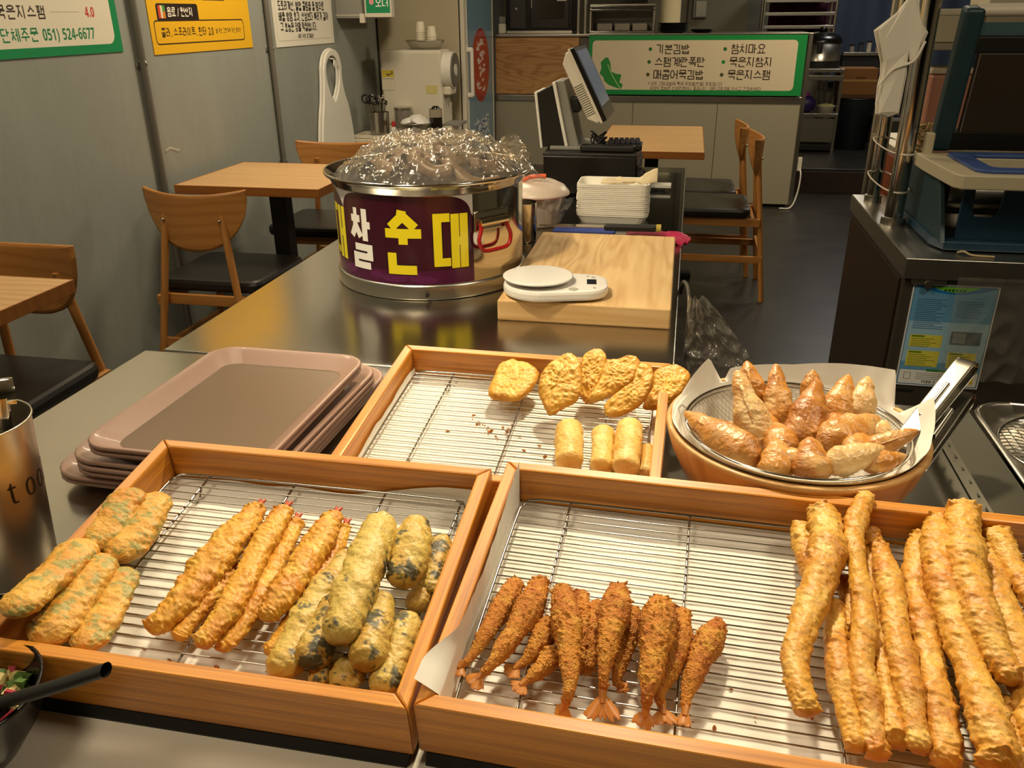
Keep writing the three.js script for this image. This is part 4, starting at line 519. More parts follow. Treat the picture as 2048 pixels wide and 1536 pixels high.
// ---------------------------------------------------------------- steel holder with tongs
{ const x = -0.655, z = -0.6, H = 0.176, o = thing('utensil_holder', 'tall brushed steel utensil holder marked tool', 'holder', [x, CT, z]);
  part(o, 'cup', lathe([[0, 0.001], [0.04, 0.001], [0.0415, 0.004], [0.0515, H - 0.003], [0.053, H - 0.001], [0.0525, H + 0.001], [0.0505, H], [0.0405, 0.006], [0, 0.004]], 64), mat.brushedCup);
  const tt = canvasTex(512, 160, (g, w, h) => { g.fillStyle = '#c9c0b0'; g.fillRect(0, 0, w, h); g.fillStyle = '#3a3128'; g.font = '150px serif'; g.textBaseline = 'alphabetic'; let xx = 40; for (const c of 'tool') { g.fillText(c, xx, 130); xx += 100; } });
  const cupR = (y) => 0.0415 + 0.01 * (y - 0.004) / (H - 0.007) + 0.0004, lg = new THREE.CylinderGeometry(cupR(0.13), cupR(0.094), 0.036, 40, 1, true, 0.94, 1.8); lg.translate(0, 0.112, 0);
  const am = canvasTex(512, 160, (g, w, h) => { g.fillStyle = '#000'; g.fillRect(0, 0, w, h); g.fillStyle = '#fff'; g.font = '150px serif'; g.textBaseline = 'alphabetic'; let xx = 40; for (const c of 'tool') { g.fillText(c, xx, 130); xx += 100; } }); am.colorSpace = THREE.NoColorSpace;
  part(o, 'lettering', lg, M({ color: 0x3b3022, metalness: 0.6, roughness: 0.5, alphaMap: am, transparent: true, alphaTest: 0.5 }), 'engraved word tool');
  const tongs = (label, dx, dz, turn, lift) => { const t = thing('steel_tongs', label, 'tongs', [x + dx, CT + 0.012, z + dz], turn, 'tongs in the holder'); t.rotation.set(turn < 0 ? -0.12 : 0, turn, turn < 0 ? -0.12 : -0.05);
    const arm = (s) => tube([[0.004 * s, 0.0, 0], [0.012 * s, 0.06, 0], [0.014 * s, 0.15, 0], [0.013 * s, 0.185 + lift, 0]], 0.004, 24, 8).scale(1, 1, 2.6);
    part(t, 'arm', arm(1), mat.polished); part(t, 'arm', arm(-1), mat.polished);
    part(t, 'bow', shell((u, v) => { const a = u * Math.PI; return V(Math.cos(a) * 0.0155, 0.178 + lift + Math.sin(a) * 0.02, (v - 0.5) * 0.032); }, 20, 4, 0.0014), mat.polished); return t; };
  tongs('steel tongs with a wide bow standing highest in the utensil holder', -0.004, -0.006, -0.74, 0.012); tongs('steel tongs leaning low in the utensil holder', -0.026, 0.006, 0.9, 0.02);
  for (const [dx, dz, y] of [[0.026, 0.004, 0.165], [0.012, 0.022, 0.145]]) { const s = thing('steel_ladle', y > 0.15 ? 'steel ladle with rounded end near the holder rim' : 'steel ladle sunk lower in the utensil holder', 'ladle', [x + dx, CT + 0.012, z + dz]); part(s, 'handle', rod([0, 0, 0], [0, y - 0.012, 0], 0.003, 8), mat.polished); part(s, 'end', tf(new THREE.SphereGeometry(0.012, 20, 14), [0, y - 0.008, 0], [0, 0, 0], [1, 0.8, 1]), mat.polished); } }
// ---------------------------------------------------------------- black bowl and ladle at the counter front
{ const o = thing('black_bowl', 'black bowl of chopped garnish at the counter front', 'bowl', [-0.512, CT, -0.385]);
  part(o, 'bowl', lathe([[0, 0.0], [0.03, 0.0], [0.034, 0.004], [0.054, 0.034], [0.061, 0.062], [0.062, 0.066], [0.059, 0.066], [0.051, 0.035], [0.03, 0.008], [0, 0.006]], 48), mat.blackGloss);
  const bits = []; for (let i = 0; i < 90; i++) { const a = rr(0, 6.28), r = Math.sqrt(rnd()) * 0.048; bits.push([Math.cos(a) * r, 0.038 + rr(0, 0.012), Math.sin(a) * r]); }
  for (const [c, k, nm] of [[0xcbb87a, 0, 'pale_garnish'], [0xa02a3a, 1, 'red_garnish'], [0x4c6a2a, 2, 'green_garnish']]) { const m = part(o, nm, merge(bits.filter((_, i) => i % 3 === k).map((p) => tf(new THREE.BoxGeometry(0.011, 0.005, 0.008), p, [rr(0, 3), rr(0, 3), rr(0, 3)]))), M({ color: c, roughness: 0.6 })); m.userData.kind = 'stuff'; } }
{ const o = thing('black_ladle', 'black plastic ladle with a long handle resting in the bowl', 'ladle', [-0.5, CT + 0.045, -0.385]);
  part(o, 'head', lathe([[0, 0.0], [0.016, 0.004], [0.022, 0.014], [0.0205, 0.014], [0.015, 0.0055], [0, 0.0015]], 28), mat.blackGloss);
  part(o, 'handle', tube([[0.018, 0.012, 0], [0.04, 0.026, 0.002], [0.085, 0.046, 0.0], [0.122, 0.06, -0.006]], 0.0048, 40, 10).scale(1, 1, 1.4), mat.black); }
// ---------------------------------------------------------------- wooden bowl of dumplings
{ const BX = 0.142, BZ = -0.874, o = thing('wooden_bowl', 'round wooden bowl lined with paper and filled with fried dumplings', 'bowl', [BX, CT, BZ]);
  part(o, 'bowl', grainUV(lathe([[0, 0.0], [0.075, 0.0], [0.085, 0.004], [0.112, 0.035], [0.133, 0.08], [0.1405, 0.105], [0.1405, 0.1085], [0.138, 0.1105], [0.132, 0.1095], [0.124, 0.082], [0.102, 0.038], [0.07, 0.012], [0, 0.01]], 96), 'x'), MP({ map: T.board, color: 0xfff0d8, roughness: 0.5, clearcoat: 0.15 }));
  const pap = thing('bowl_paper', 'white paper with pointed corners lining the wooden bowl', 'paper', [BX, CT, BZ]);
  const flap = [[-3.1416, 0.002], [-2.75, 0.002], [-2.3, 0.03], [-2.16, -0.006], [-2.08, 0.012], [-1.5, 0.015], [-0.62, 0.038], [-0.5, -0.004], [-0.42, -0.002], [-0.12, 0.036], [0.25, 0.01], [0.7, 0.005], [1.3, 0.003], [2.2, 0.004], [3.1416, 0.002]];
  const flapAt = (a) => { for (let k = 1; k < flap.length; k++) if (a <= flap[k][0]) return lerp(flap[k - 1][1], flap[k][1], (a - flap[k - 1][0]) / (flap[k][0] - flap[k - 1][0])); return 0.002; };
  part(pap, 'sheet', shell((u, v) => { const a = -3.1416 + u * 6.2832, w = Math.min(1, v / 0.75), e = Math.max(0, (v - 0.75) / 0.25), h = flapAt(a); let r = w < 0.45 ? w / 0.45 * 0.066 : lerp(0.066, 0.1305, Math.pow((w - 0.45) / 0.55, 0.8)), y = w < 0.45 ? 0.013 : lerp(0.013, 0.1085, Math.pow((w - 0.45) / 0.55, 1.15)); y += e * (h + 0.003); r += e * (0.004 + 0.22 * Math.max(0, h)); r += 0.0012 * N3(Math.cos(a) * 6, v * 3, Math.sin(a) * 6) * v; return V(Math.cos(a) * r, y, Math.sin(a) * r); }, 220, 40, 0), mat.paper);
  const st = thing('mesh_strainer', 'round fine mesh strainer basket sitting in the wooden bowl', 'strainer', [BX, CT, BZ]);
  part(st, 'rim', new THREE.TorusGeometry(0.119, 0.0022, 10, 96).rotateX(Math.PI / 2).translate(0, 0.108, 0), mat.polished);
  part(st, 'inner_ring', new THREE.TorusGeometry(0.1165, 0.0012, 8, 96).rotateX(Math.PI / 2).translate(0, 0.1045, 0), mat.satin);
  const wires = [], R = 0.117; for (let i = -24; i <= 24; i++) { const c = i / 25 * R, h = Math.sqrt(R * R - c * c), p1 = [], p2 = []; for (let k = -5; k <= 5; k++) { const s = k / 5 * h, y = 0.106 - 0.062 * (1 - Math.min(1, (c * c + s * s) / (R * R)) ** 1.6); p1.push([c, y, s]); p2.push([s, y + 0.0006, c]); } wires.push(tube(p1, 0.00032, 14, 3), tube(p2, 0.00032, 14, 3)); }
  const wm = part(st, 'mesh', merge(wires), mat.satin, 'fine woven wire mesh'); wm.userData.kind = 'stuff';
  for (const a of [2.95]) part(st, 'hook', tube([[Math.cos(a) * 0.119, 0.108, -Math.sin(a) * 0.119], [Math.cos(a) * 0.126, 0.112, -Math.sin(a) * 0.126], [Math.cos(a) * 0.13, 0.107, -Math.sin(a) * 0.13]], 0.0012, 12, 6), mat.satin);
  const DUMP = ['long pale dumpling standing upright between brown ones', 'brown dumpling peeking out behind the long pale one', 'slim golden dumpling standing beside the long pale one', 'small dumpling tip showing at the back of the strainer', 'large glossy brown dumpling upright in the middle of the heap', 'golden dumpling leaning on the strainer rim in the back row', 'pale pointed dumpling at the end of the back row', 'big brown dumpling lying along the rim beside the fritter tray', 'short dumpling behind the big one by the fritter tray', 'round ended brown dumpling at the strainer front under the long pale one', 'round ended brown dumpling at the strainer front under the large glossy one', 'plump brown dumpling lying across the heap toward the tongs', 'pale dumpling lying at the front beneath the plump one', 'thin dumpling pointing over the rim toward the tongs', 'small pale dumpling end beside the tongs', 'small dumpling at the rim below the thin pointed one'];
  const lean = V(0, 1.35, 0);
  FOOD.dumpling.forEach(([a, b, r], i) => { const A = V(...a), B = V(...b), d = B.clone().sub(A), n = lean.clone().sub(A).normalize(), pts = [[-0.12, 0.85], [0.25, 1.2], [0.6, 1.05], [0.9, 0.68], [1.12, 0.26]].map(([t, k]) => [...A.clone().addScaledVector(d, t).addScaledVector(n, 0.004 * Math.sin(t * 3.1)).toArray(), r * k]);
    const pale = [0, 12, 14, 6, 20].includes(i), mid = A.clone().lerp(B, 0.5), dp = thing('fried_dumpling', DUMP[i] || 'fried dumpling mostly buried in the heap', 'dumpling', mid.toArray(), 0, 'dumplings in the strainer');
    const g = lumpy(pts, { up: V(0, 0.75, 0.66), flat: 0.72, amp: 0.17, freq: 50, rough: 0.14, seg: 100, rad: 40, pal: pale ? [lin('#e3bd80'), lin('#c98a3c'), lin('#f0d9ac')] : PAL.dumpling, seed: i + 131, tip: 1.2 }); g.translate(-mid.x, -mid.y, -mid.z); part(dp, 'pastry', g, mat.dumpling || (mat.dumpling = MP({ vertexColors: true, color: 0xffffff, roughness: 0.34, bumpMap: T.crust, bumpScale: 0.0013, clearcoat: 0.2, clearcoatRoughness: 0.3 })));
    const cr = pts.slice(1, 4).map((p, k) => V(p[0], p[1], p[2]).addScaledVector(n, p[3] * 0.62).sub(mid)); part(dp, 'seam', lumpy(cr.map((p, k) => [p.x, p.y, p.z, r * 0.16]), { up: V(0, 1, 0), flat: 0.9, amp: 0.35, freq: 200, seg: 24, rad: 10, pal: pale ? [lin('#e3bd80'), lin('#c98a3c'), lin('#f0d9ac')] : PAL.dumpling, seed: i }), mat.dumpling); }); }
// tongs leaning on the bowl and on the drip channel
{ const mk = (label, p, q, len, wd, y0) => { const A = V(...p), B = V(...q), d = B.clone().sub(A).normalize(), o = thing('serving_tongs', label, 'tongs', p, 0, undefined), up = V(0, 1, 0).addScaledVector(d, -d.y).normalize(), s = new THREE.Vector3().crossVectors(d, up);
    const bow = (u, v) => { const L = len, t = u * 2 - 1, a = Math.abs(t), along = L - Math.max(0, a - 0.12) / 0.88 * L, cap = a < 0.12 ? Math.sqrt(Math.max(0, 1 - (a / 0.12) ** 2)) : 0, off = Math.sign(t) * (a < 0.12 ? a / 0.12 * 0.009 : 0.009 - 0.003 * (a - 0.12)); return d.clone().multiplyScalar(along + cap * 0.012).addScaledVector(up, off).addScaledVector(s, (v - 0.5) * wd); };
    part(o, 'strip', shell(bow, 90, 8, 0.0009), mat.tongs || (mat.tongs = M({ color: 0x98948a, metalness: 1, roughness: 0.24 })));
    part(o, 'pressed_rib', merge([tube([[0, 0, 0], [1, 0, 0]].map(([k]) => d.clone().multiplyScalar(len * (0.35 + 0.4 * k)).addScaledVector(up, 0.0084).toArray()), 0.003, 12, 10)]), mat.satin); return o; };
  mk('long steel serving tongs with a wide bow leaning on the bowl edge', [0.252, 0.912, -0.868], [0.358, 1.0, -0.99], 0.135, 0.021); mk('shorter steel serving tongs lying beside the wooden bowl', [0.27, 0.9, -0.86], [0.34, 0.945, -0.962], 0.118, 0.022); }
// ---------------------------------------------------------------- drip tray with wire mesh beside the bowl
{ const o = thing('drain_rail', 'stainless folded rail with drain holes beside the wooden bowl', 'rail', [0, 0, 0]);
  part(o, 'rail', extr(shapeOf([[0.362, 0.822], [0.396, 0.822], [0.396, 0.862], [0.392, 0.866], [0.352, 0.858], [0.352, 0.852], [0.362, 0.85]].map(([x, y]) => [x, y])), 0.42, 0.001).translate(0, 0, -1.11), M({ color: 0x5e5a4c, metalness: 0.9, roughness: 0.35 }));
  for (let i = 0; i < 8; i++) part(o, 'drain_hole', cyl(0.0035, 0.0035, 0.0016, [0.3612, 0.839, -1.07 + i * 0.031], 12, [0, 0, Math.PI / 2]), mat.black); }
{ const o = thing('drip_tray', 'shallow steel frying drip tray with rounded corners', 'tray', [0.66, CT + 0.001, -0.98]), L = 0.5, D = 0.36;
  const ring = (i, y, r) => rrect(L - 2 * i, D - 2 * i, r).getSpacedPoints(80).map((p) => V(p.x, y, p.y)), rows = [ring(0, 0.03, 0.05), ring(0.004, 0.033, 0.05), ring(0.008, 0.03, 0.05), ring(0.02, 0.006, 0.045), ring(0.14, 0.003, 0.02)];
  part(o, 'pan', shell((u, v) => { const f = v * (rows.length - 1), j = Math.min(rows.length - 2, Math.floor(f)), i = Math.round(u * 80) % 81; return rows[j][i].clone().lerp(rows[j + 1][i], f - j); }, 80, 8, 0.0012), mat.satin); part(o, 'pan_floor', box(L - 0.26, 0.002, D - 0.26, [0, 0.003, 0], 0), mat.satin);
  const k = thing('oval_wire_net', 'oval crimped wire draining net lying in the drip tray', 'draining net', [0.565, CT + 0.026, -1.035]), A = 0.145, B = 0.115;
  part(k, 'rim', tube(Array.from({ length: 40 }, (_, i) => [Math.cos(i / 40 * 6.283) * A, 0, Math.sin(i / 40 * 6.283) * B]), 0.002, 120, 8, true), mat.wire);
  for (let i = -11; i <= 11; i++) { const z = i / 12 * B, h = A * Math.sqrt(1 - (z / B) ** 2), n = Math.max(6, Math.round(h / 0.008)), pts = []; for (let j = 0; j <= n; j++) pts.push([-h + 2 * h * j / n, (j % 2 ? 1 : -1) * 0.0012, z]); part(k, 'wire', tube(pts, 0.0009, n * 3, 5), mat.wire); }
  for (let i = -12; i <= 12; i++) { const x = i / 13 * A, h = B * Math.sqrt(1 - (x / A) ** 2); part(k, 'cross_wire', rod([x, 0, -h], [x, 0, h], 0.0008, 5), mat.wire); } }
// clear bag hanging from the table side
{ const o = thing('clear_bag', 'large clear plastic bag hanging from the worktable edge beside the cutting board', 'plastic bag', [0.02, CT, -1.42]);
  part(o, 'sheet', shell((u, v) => { const w = 0.02 + 0.125 * Math.pow(v, 0.8), x = (u - 0.32) * 2 * w * 0.62 + 0.012 + 0.02 * v, cr = 0.016 * (1 - 2 * Math.abs(N3(u * 4, v * 5, 2))) + 0.007 * (1 - 2 * Math.abs(N3(u * 11, v * 10, 5))); return V(Math.max(x, 0.0035 + 0.004 * u), 0.085 - v * 0.175 - 0.03 * (1 - u) * v + 0.03 * u * v * 0.5, cr + 0.02 * Math.sin(u * 3)); }, 60, 60, 0), mat.wrap);
  part(o, 'twist', tube([[-0.004, 0.002, 0.1], [0.004, -0.04, 0.12], [0.006, -0.08, 0.125], [0.012, -0.1, 0.13]], 0.003, 24, 6), mat.film); }
{ single('power_lead', 'grey power lead looping at the worktable edge', 'cable', tube([[0.014, CT - 0.03, -1.78], [0.018, CT + 0.02, -1.7], [0.028, CT + 0.02, -1.62], [0.032, CT - 0.05, -1.56], [0.03, CT - 0.3, -1.55], [0.028, 0.01, -1.55]], 0.004, 60, 8), M({ color: 0x4a443c, roughness: 0.6 })); }

{ const o = single('glossy_mat', 'black glossy mat on the worktable under the cash drawer and foam trays', 'mat', box(0.33, 0.0016, 1.0, [0, 0.0008, 0], 0.0004), MP({ color: 0x14130f, roughness: 0.12, clearcoat: 1, clearcoatRoughness: 0.05 })); o.position.set(-0.168, CT, -2.61); }
// ---------------------------------------------------------------- dining tables and chairs
function diningTable(label, x, z, w, d, turn = 0) {
  const o = thing('dining_table', label, 'table', [x, 0, z], turn, 'wooden dining tables');
  part(o, 'tabletop', grainUV(box(w, 0.032, d, [0, 0.734, 0], 0.003), 'x', rnd(), rnd()), mat.oak);
  part(o, 'edge_band', (() => { const g = []; for (const s of [-1, 1]) { g.push(box(w + 0.004, 0.034, 0.004, [0, 0.7335, s * (d / 2 + 0.0005)], 0.0015), box(0.004, 0.034, d + 0.004, [s * (w / 2 + 0.0005), 0.7335, 0], 0.0015)); } return grainUV(merge(g), 'x'); })(), mat.oakEdge);
  part(o, 'column', box(0.07, 0.7, 0.07, [0, 0.37, 0], 0.004), mat.black); part(o, 'mount_plate', box(0.3, 0.008, 0.3, [0, 0.714, 0], 0.002), mat.black);
  part(o, 'foot', merge([box(Math.min(w, 0.5), 0.03, 0.07, [0, 0.015, 0], 0.006), box(0.07, 0.03, Math.min(d, 0.5), [0, 0.0151, 0], 0.006)]), mat.black);
  return o;
}
diningTable('square wooden dining table between two chairs under the yellow poster', -1.65, -3.25, 0.6, 0.56);
diningTable('square wooden dining table by the wall in front of the chair with the plain backrest', -1.765, -1.46, 0.56, 0.6);
diningTable('rectangular wooden dining table behind the point of sale terminal', -0.17, -4.6, 0.52, 1.0);
function makeChair() {                                             // faces -z, origin on the floor under the seat middle
  const o = thing('dining_chair', '', 'chair', [0, 0, 0], 0, 'plywood dining chairs');
  const back = shell((u, v) => { const s = u * 2 - 1, x = s * 0.195, top = 0.795 - 0.012 * (1 - s * s) + 0.004 * s * s, low = top - 0.035 - 0.165 * Math.pow(Math.max(0, 1 - Math.abs(s) ** 2.6), 0.62); const y = lerp(top, low, v); return V(x, y, 0.215 - 0.055 * s * s + 0.04 * (y - 0.6)); }, 36, 16, 0.012);
  part(o, 'backrest', grainUV(back, 'x', 0.1, 0.4), mat.chairWood);
  const seat = new THREE.Shape(); seat.moveTo(-0.16, -0.19); seat.quadraticCurveTo(-0.2, -0.19, -0.205, -0.14); seat.lineTo(-0.215, 0.15); seat.quadraticCurveTo(-0.215, 0.2, -0.17, 0.205); seat.quadraticCurveTo(0, 0.22, 0.17, 0.205); seat.quadraticCurveTo(0.215, 0.2, 0.215, 0.15); seat.lineTo(0.205, -0.14); seat.quadraticCurveTo(0.2, -0.19, 0.16, -0.19); seat.closePath();
  part(o, 'seat', flatExtr(seat, 0.048, 0.016, 14).translate(0, 0.418, 0), mat.vinyl, 'black vinyl seat pad');
  const w = (g, a = 'y') => grainUV(g, a, rnd(), rnd());
  for (const s of [-1, 1]) {
    part(o, 'leg', w(tf(new THREE.CylinderGeometry(0.015, 0.012, 0.43, 14), [s * 0.178, 0.212, -0.165], [-0.06, 0, s * 0.05])), mat.chairWood);
    part(o, 'leg', w(rod([s * 0.205, 0.0, 0.285], [s * 0.108, 0.712, 0.205], 0.0135, 14, 0.0135)), mat.chairWood);
    part(o, 'screw', tf(new THREE.SphereGeometry(0.006, 10, 8), [s * 0.109, 0.695, 0.2235]), mat.polished);
    part(o, 'side_rail', w(box(0.018, 0.04, 0.4, [s * 0.172, 0.395, 0.04], 0.003), 'z'), mat.chairWood);
    part(o, 'stretcher', w(box(0.016, 0.035, 0.44, [s * 0.182, 0.21, 0.05], 0.003), 'z'), mat.chairWood);
  }
  part(o, 'seat_rail', w(box(0.34, 0.04, 0.018, [0, 0.395, -0.155], 0.003), 'x'), mat.chairWood); part(o, 'seat_rail', w(box(0.31, 0.04, 0.018, [0, 0.395, 0.205], 0.003), 'x'), mat.chairWood);
  part(o, 'stretcher', w(box(0.36, 0.035, 0.016, [0, 0.24, 0.252], 0.003), 'x'), mat.chairWood);
  return o;
}
const chair0 = makeChair(); chair0.position.set(-1.69, 0, -2.86); chair0.userData.label = 'plywood chair with its back to the counter at the table under the yellow poster';
dup(chair0, [-1.665, 0, -3.72], Math.PI, 'plywood chair facing the counter, under the hanging white bags');
dup(chair0, [-1.775, 0, -1.72], Math.PI, 'plywood chair at the wall table behind the utensil holder');
dup(chair0, [0.15, 0, -4.42], Math.PI / 2, 'plywood chair beside the rectangular table, the one closer to the counter');
dup(chair0, [0.1, 0, -4.86], Math.PI / 2, 'plywood chair beside the rectangular table, the one closer to the menu sign');

// ---------------------------------------------------------------- posters, conduits and bags on the grey wall
const onWall = (o, y, z, off = 0.002) => { o.position.set(-2.03 + off, y, z); o.rotation.y = Math.PI / 2; };
const cream = '#e9dfca';
{ const t = canvasTex(1000, 660, (g, w, h) => { g.fillStyle = '#128a52'; g.fillRect(0, 0, w, h); g.fillStyle = cream; rr2(g, -40, -40, 1005, 672, 34); g.fill(); write(g, '묵은지스팸', 425, 508, 42, { color: '#33291e' }); g.strokeStyle = '#b9ab90'; g.lineWidth = 2; g.beginPath(); g.moveTo(655, 529); g.lineTo(800, 529); g.stroke(); g.fillStyle = '#c22a20'; g.font = 'bold 44px sans-serif'; g.save(); g.translate(828, 545); g.scale(0.8, 1); g.fillText('4.0', 0, 0); g.restore(); write(g, '단체주문 051) 524-6677', 424, 573, 42, { color: '#167a48', squeeze: 0.96 }); });
  onWall(single('menu_poster', 'white menu poster with green border and a telephone number', 'poster', sheet(1.0, 0.66, 0.003), printed(t, 0.45, 0x128a52)), 1.568, -2.415); }
{ const t = canvasTex(1590, 1360, (g, w, h) => { g.scale(2, 2); g.fillStyle = '#eeb61c'; g.fillRect(0, 0, 795, 680); g.fillStyle = '#5a3a14'; rr2(g, 85, 440, 250, 44, 8); g.fill(); rr2(g, 395, 440, 190, 44, 8); g.fill(); g.fillStyle = '#2a1a10'; rr2(g, 55, 498, 300, 70, 12); g.fill(); g.fillStyle = '#d84a30'; g.fillRect(68, 505, 16, 46); g.fillStyle = '#e8d8b0'; g.fillRect(84, 505, 14, 46); g.fillStyle = '#5a9a4a'; g.fillRect(98, 505, 18, 22); g.fillStyle = '#d8822a'; g.fillRect(98, 527, 18, 24); write(g, '음료 / 원산지', 128, 510, 36, { color: '#f3ead8', weight: 0.13, squeeze: 0.88, gap: 0.05 }); g.fillStyle = '#eeb61c'; g.strokeStyle = '#3a2412'; g.lineWidth = 5; rr2(g, 27, 560, 700, 84, 16); g.fill(); g.stroke(); write(g, '콜라. 스프라이트. 환타 2.0', 66, 584, 36, { color: '#2e1e10', squeeze: 0.9 }); write(g, '쌀 국산 고춧가루 국산 중국산', 478, 592, 21, { color: '#4a3418', squeeze: 0.78 }); });
  onWall(single('drink_poster', 'bright yellow drinks and origin poster with a black tab', 'poster', sheet(0.795, 0.68, 0.003), printed(t, 0.45, 0xd8a41a)), 1.558, -3.503); }
{ const t = canvasTex(740, 680, (g, w, h) => { g.fillStyle = '#efe7d6'; g.fillRect(0, 0, w, h); g.strokeStyle = '#b8ad98'; g.lineWidth = 2.5; rr2(g, 26, 20, 688, 632, 22); g.stroke(); const o = { color: '#1f1a14', weight: 0.14, squeeze: 0.78 }; write(g, '도토리개선, 혈압 콜림을 줄 맘으로', 60, 466, 46, o); write(g, '배출 항암 효과, 산삼보다 뿌리가 길어', 60, 516, 46, o); write(g, '그 효능은 정말 탁월합니다.', 66, 566, 46, o); write(g, '- 해외 우엉 효과말씀 -', 250, 622, 24, { ...o, squeeze: 0.9 }); });
  onWall(single('text_poster', 'white poster with brush lettered lines and a thin frame', 'poster', sheet(0.74, 0.68, 0.003), printed(t, 0.6, 0xded4c0)), 1.548, -4.515); }
for (const [z, label, clips] of [[-3.0, 'ribbed grey cable conduit between the green edged and yellow posters', [1.19]], [-4.055, 'ribbed grey cable conduit between the yellow and brush lettered posters', [1.205, 0.67]]]) {
  const o = thing('cable_conduit', label, 'conduit', [-2.013, 0.05, z]), prof = []; const H = 2.4; for (let i = 0; i <= 480; i++) prof.push([0.0125 + (i % 2 ? 0.0012 : -0.0008), i / 480 * H]);
  part(o, 'pipe', lathe(prof, 14), M({ color: 0x6b665c, roughness: 0.55 }));
  for (const y of clips) part(o, 'clip', merge([box(0.006, 0.016, 0.05, [-0.012, y - 0.05, 0], 0.001), tf(new THREE.TorusGeometry(0.0145, 0.0025, 6, 20, Math.PI), [0, y - 0.05, 0], [0, 0, -Math.PI / 2]).rotateX(0)]), mat.satin);
}
{ const o = thing('bag_bundle', 'bundle of white plastic carrier bags hanging on a wall hook', 'plastic bags', [-2.026, 0.5, -4.76], Math.PI / 2);
  const s = new THREE.Shape(); s.moveTo(-0.27, 0); s.lineTo(0.27, 0); s.quadraticCurveTo(0.26, 0.3, 0.17, 0.42); s.quadraticCurveTo(0.12, 0.5, 0.14, 0.58); s.quadraticCurveTo(0.13, 0.68, 0.02, 0.685); s.quadraticCurveTo(-0.1, 0.68, -0.13, 0.58); s.quadraticCurveTo(-0.14, 0.5, -0.17, 0.4); s.quadraticCurveTo(-0.24, 0.26, -0.27, 0);
  const hole = new THREE.Path(); hole.moveTo(0.0, 0.4); hole.quadraticCurveTo(0.1, 0.47, 0.1, 0.57); hole.quadraticCurveTo(0.07, 0.65, 0.0, 0.65); hole.quadraticCurveTo(-0.09, 0.64, -0.1, 0.56); hole.quadraticCurveTo(-0.09, 0.46, 0.0, 0.4); s.holes.push(hole);
  for (let k = 0; k < 2; k++) part(o, 'bag', extr(s, 0.012, 0.005, 18).scale(1 - k * 0.04, 1 - k * 0.01, 1).translate(k * 0.012 - 0.01, 0, 0.002 + k * 0.013), M({ color: 0xeee9dd, roughness: 0.45 }));
  part(o, 'hook', merge([rod([-0.02, 0.635, 0.0], [-0.02, 0.625, 0.05], 0.004, 8), cyl(0.022, 0.022, 0.006, [-0.02, 0.6, 0.052], 20, [Math.PI / 2, 0, 0])]), mat.white); }
{ const o = thing('wall_dent', 'scraped patch of plaster on the grey wall beside the conduit', 'plaster patch', [-2.0295, 0.86, -3.12], Math.PI / 2); part(o, 'flake', shell((u, v) => V((u - 0.5) * 0.1, (v - 0.5) * 0.014 + 0.008 * Math.sin(u * 5), 0.0015 * Math.sin(v * 3.14) + 0.0008 * N3(u * 9, v * 3, 1)), 20, 5, 0), M({ color: 0xa8a596, roughness: 0.9, side: THREE.DoubleSide })); }
// ---------------------------------------------------------------- water corner
{ const o = thing('wall_box', 'grey electrical duct box fixed to the wall beside the fridge', 'duct box', [-1.95, 1.335, -5.2]); part(o, 'case', box(0.16, 0.5, 0.5, [0, 0.25, 0], 0.005), mat.greyPlastic); part(o, 'bracket', box(0.03, 0.05, 0.03, [0.082, 0.0, 0.25], 0.004), mat.cream); part(o, 'seam', box(0.163, 0.004, 0.503, [0, 0.018, 0], 0), mat.cream); }
{ const t = canvasTex(300, 300, (g, w, h) => { g.fillStyle = '#d8d0bd'; g.fillRect(0, 0, w, h); g.fillStyle = '#0f8a58'; g.fillRect(16, 0, 268, 262); g.fillStyle = '#e79aa2'; g.beginPath(); g.ellipse(80, 150, 26, 30, 0, 0, 7); g.fill(); write(g, '오더', 120, 120, 84, { color: '#f0ebdf', weight: 0.13, squeeze: 0.9 }); });
  const o = single('order_sign', 'green sign with white letters above the water dispenser', 'sign', sheet(0.16, 0.16, 0.05), printed(t, 0.5)); o.position.set(-1.77, 1.422, -4.97); }
{ const o = thing('side_cabinet', 'low grey cabinet carrying the water dispenser', 'cabinet', [-1.7, 0, -5.3]); part(o, 'body', box(0.62, 0.63, 0.52, [0, 0.315, 0], 0.006), M({ color: 0x7a7468, roughness: 0.6 })); for (const x of [-0.15, 0.15]) { const d = part(o, 'door', box(0.29, 0.56, 0.016, [x, 0.32, 0.265], 0.004), M({ color: 0x857e70, roughness: 0.55 })); part(d, 'handle', box(0.012, 0.1, 0.014, [x * 0.2, 0.45, 0.28], 0.004), mat.satin); } part(o, 'worktop', box(0.66, 0.022, 0.55, [0, 0.641, 0], 0.005), mat.cream); }
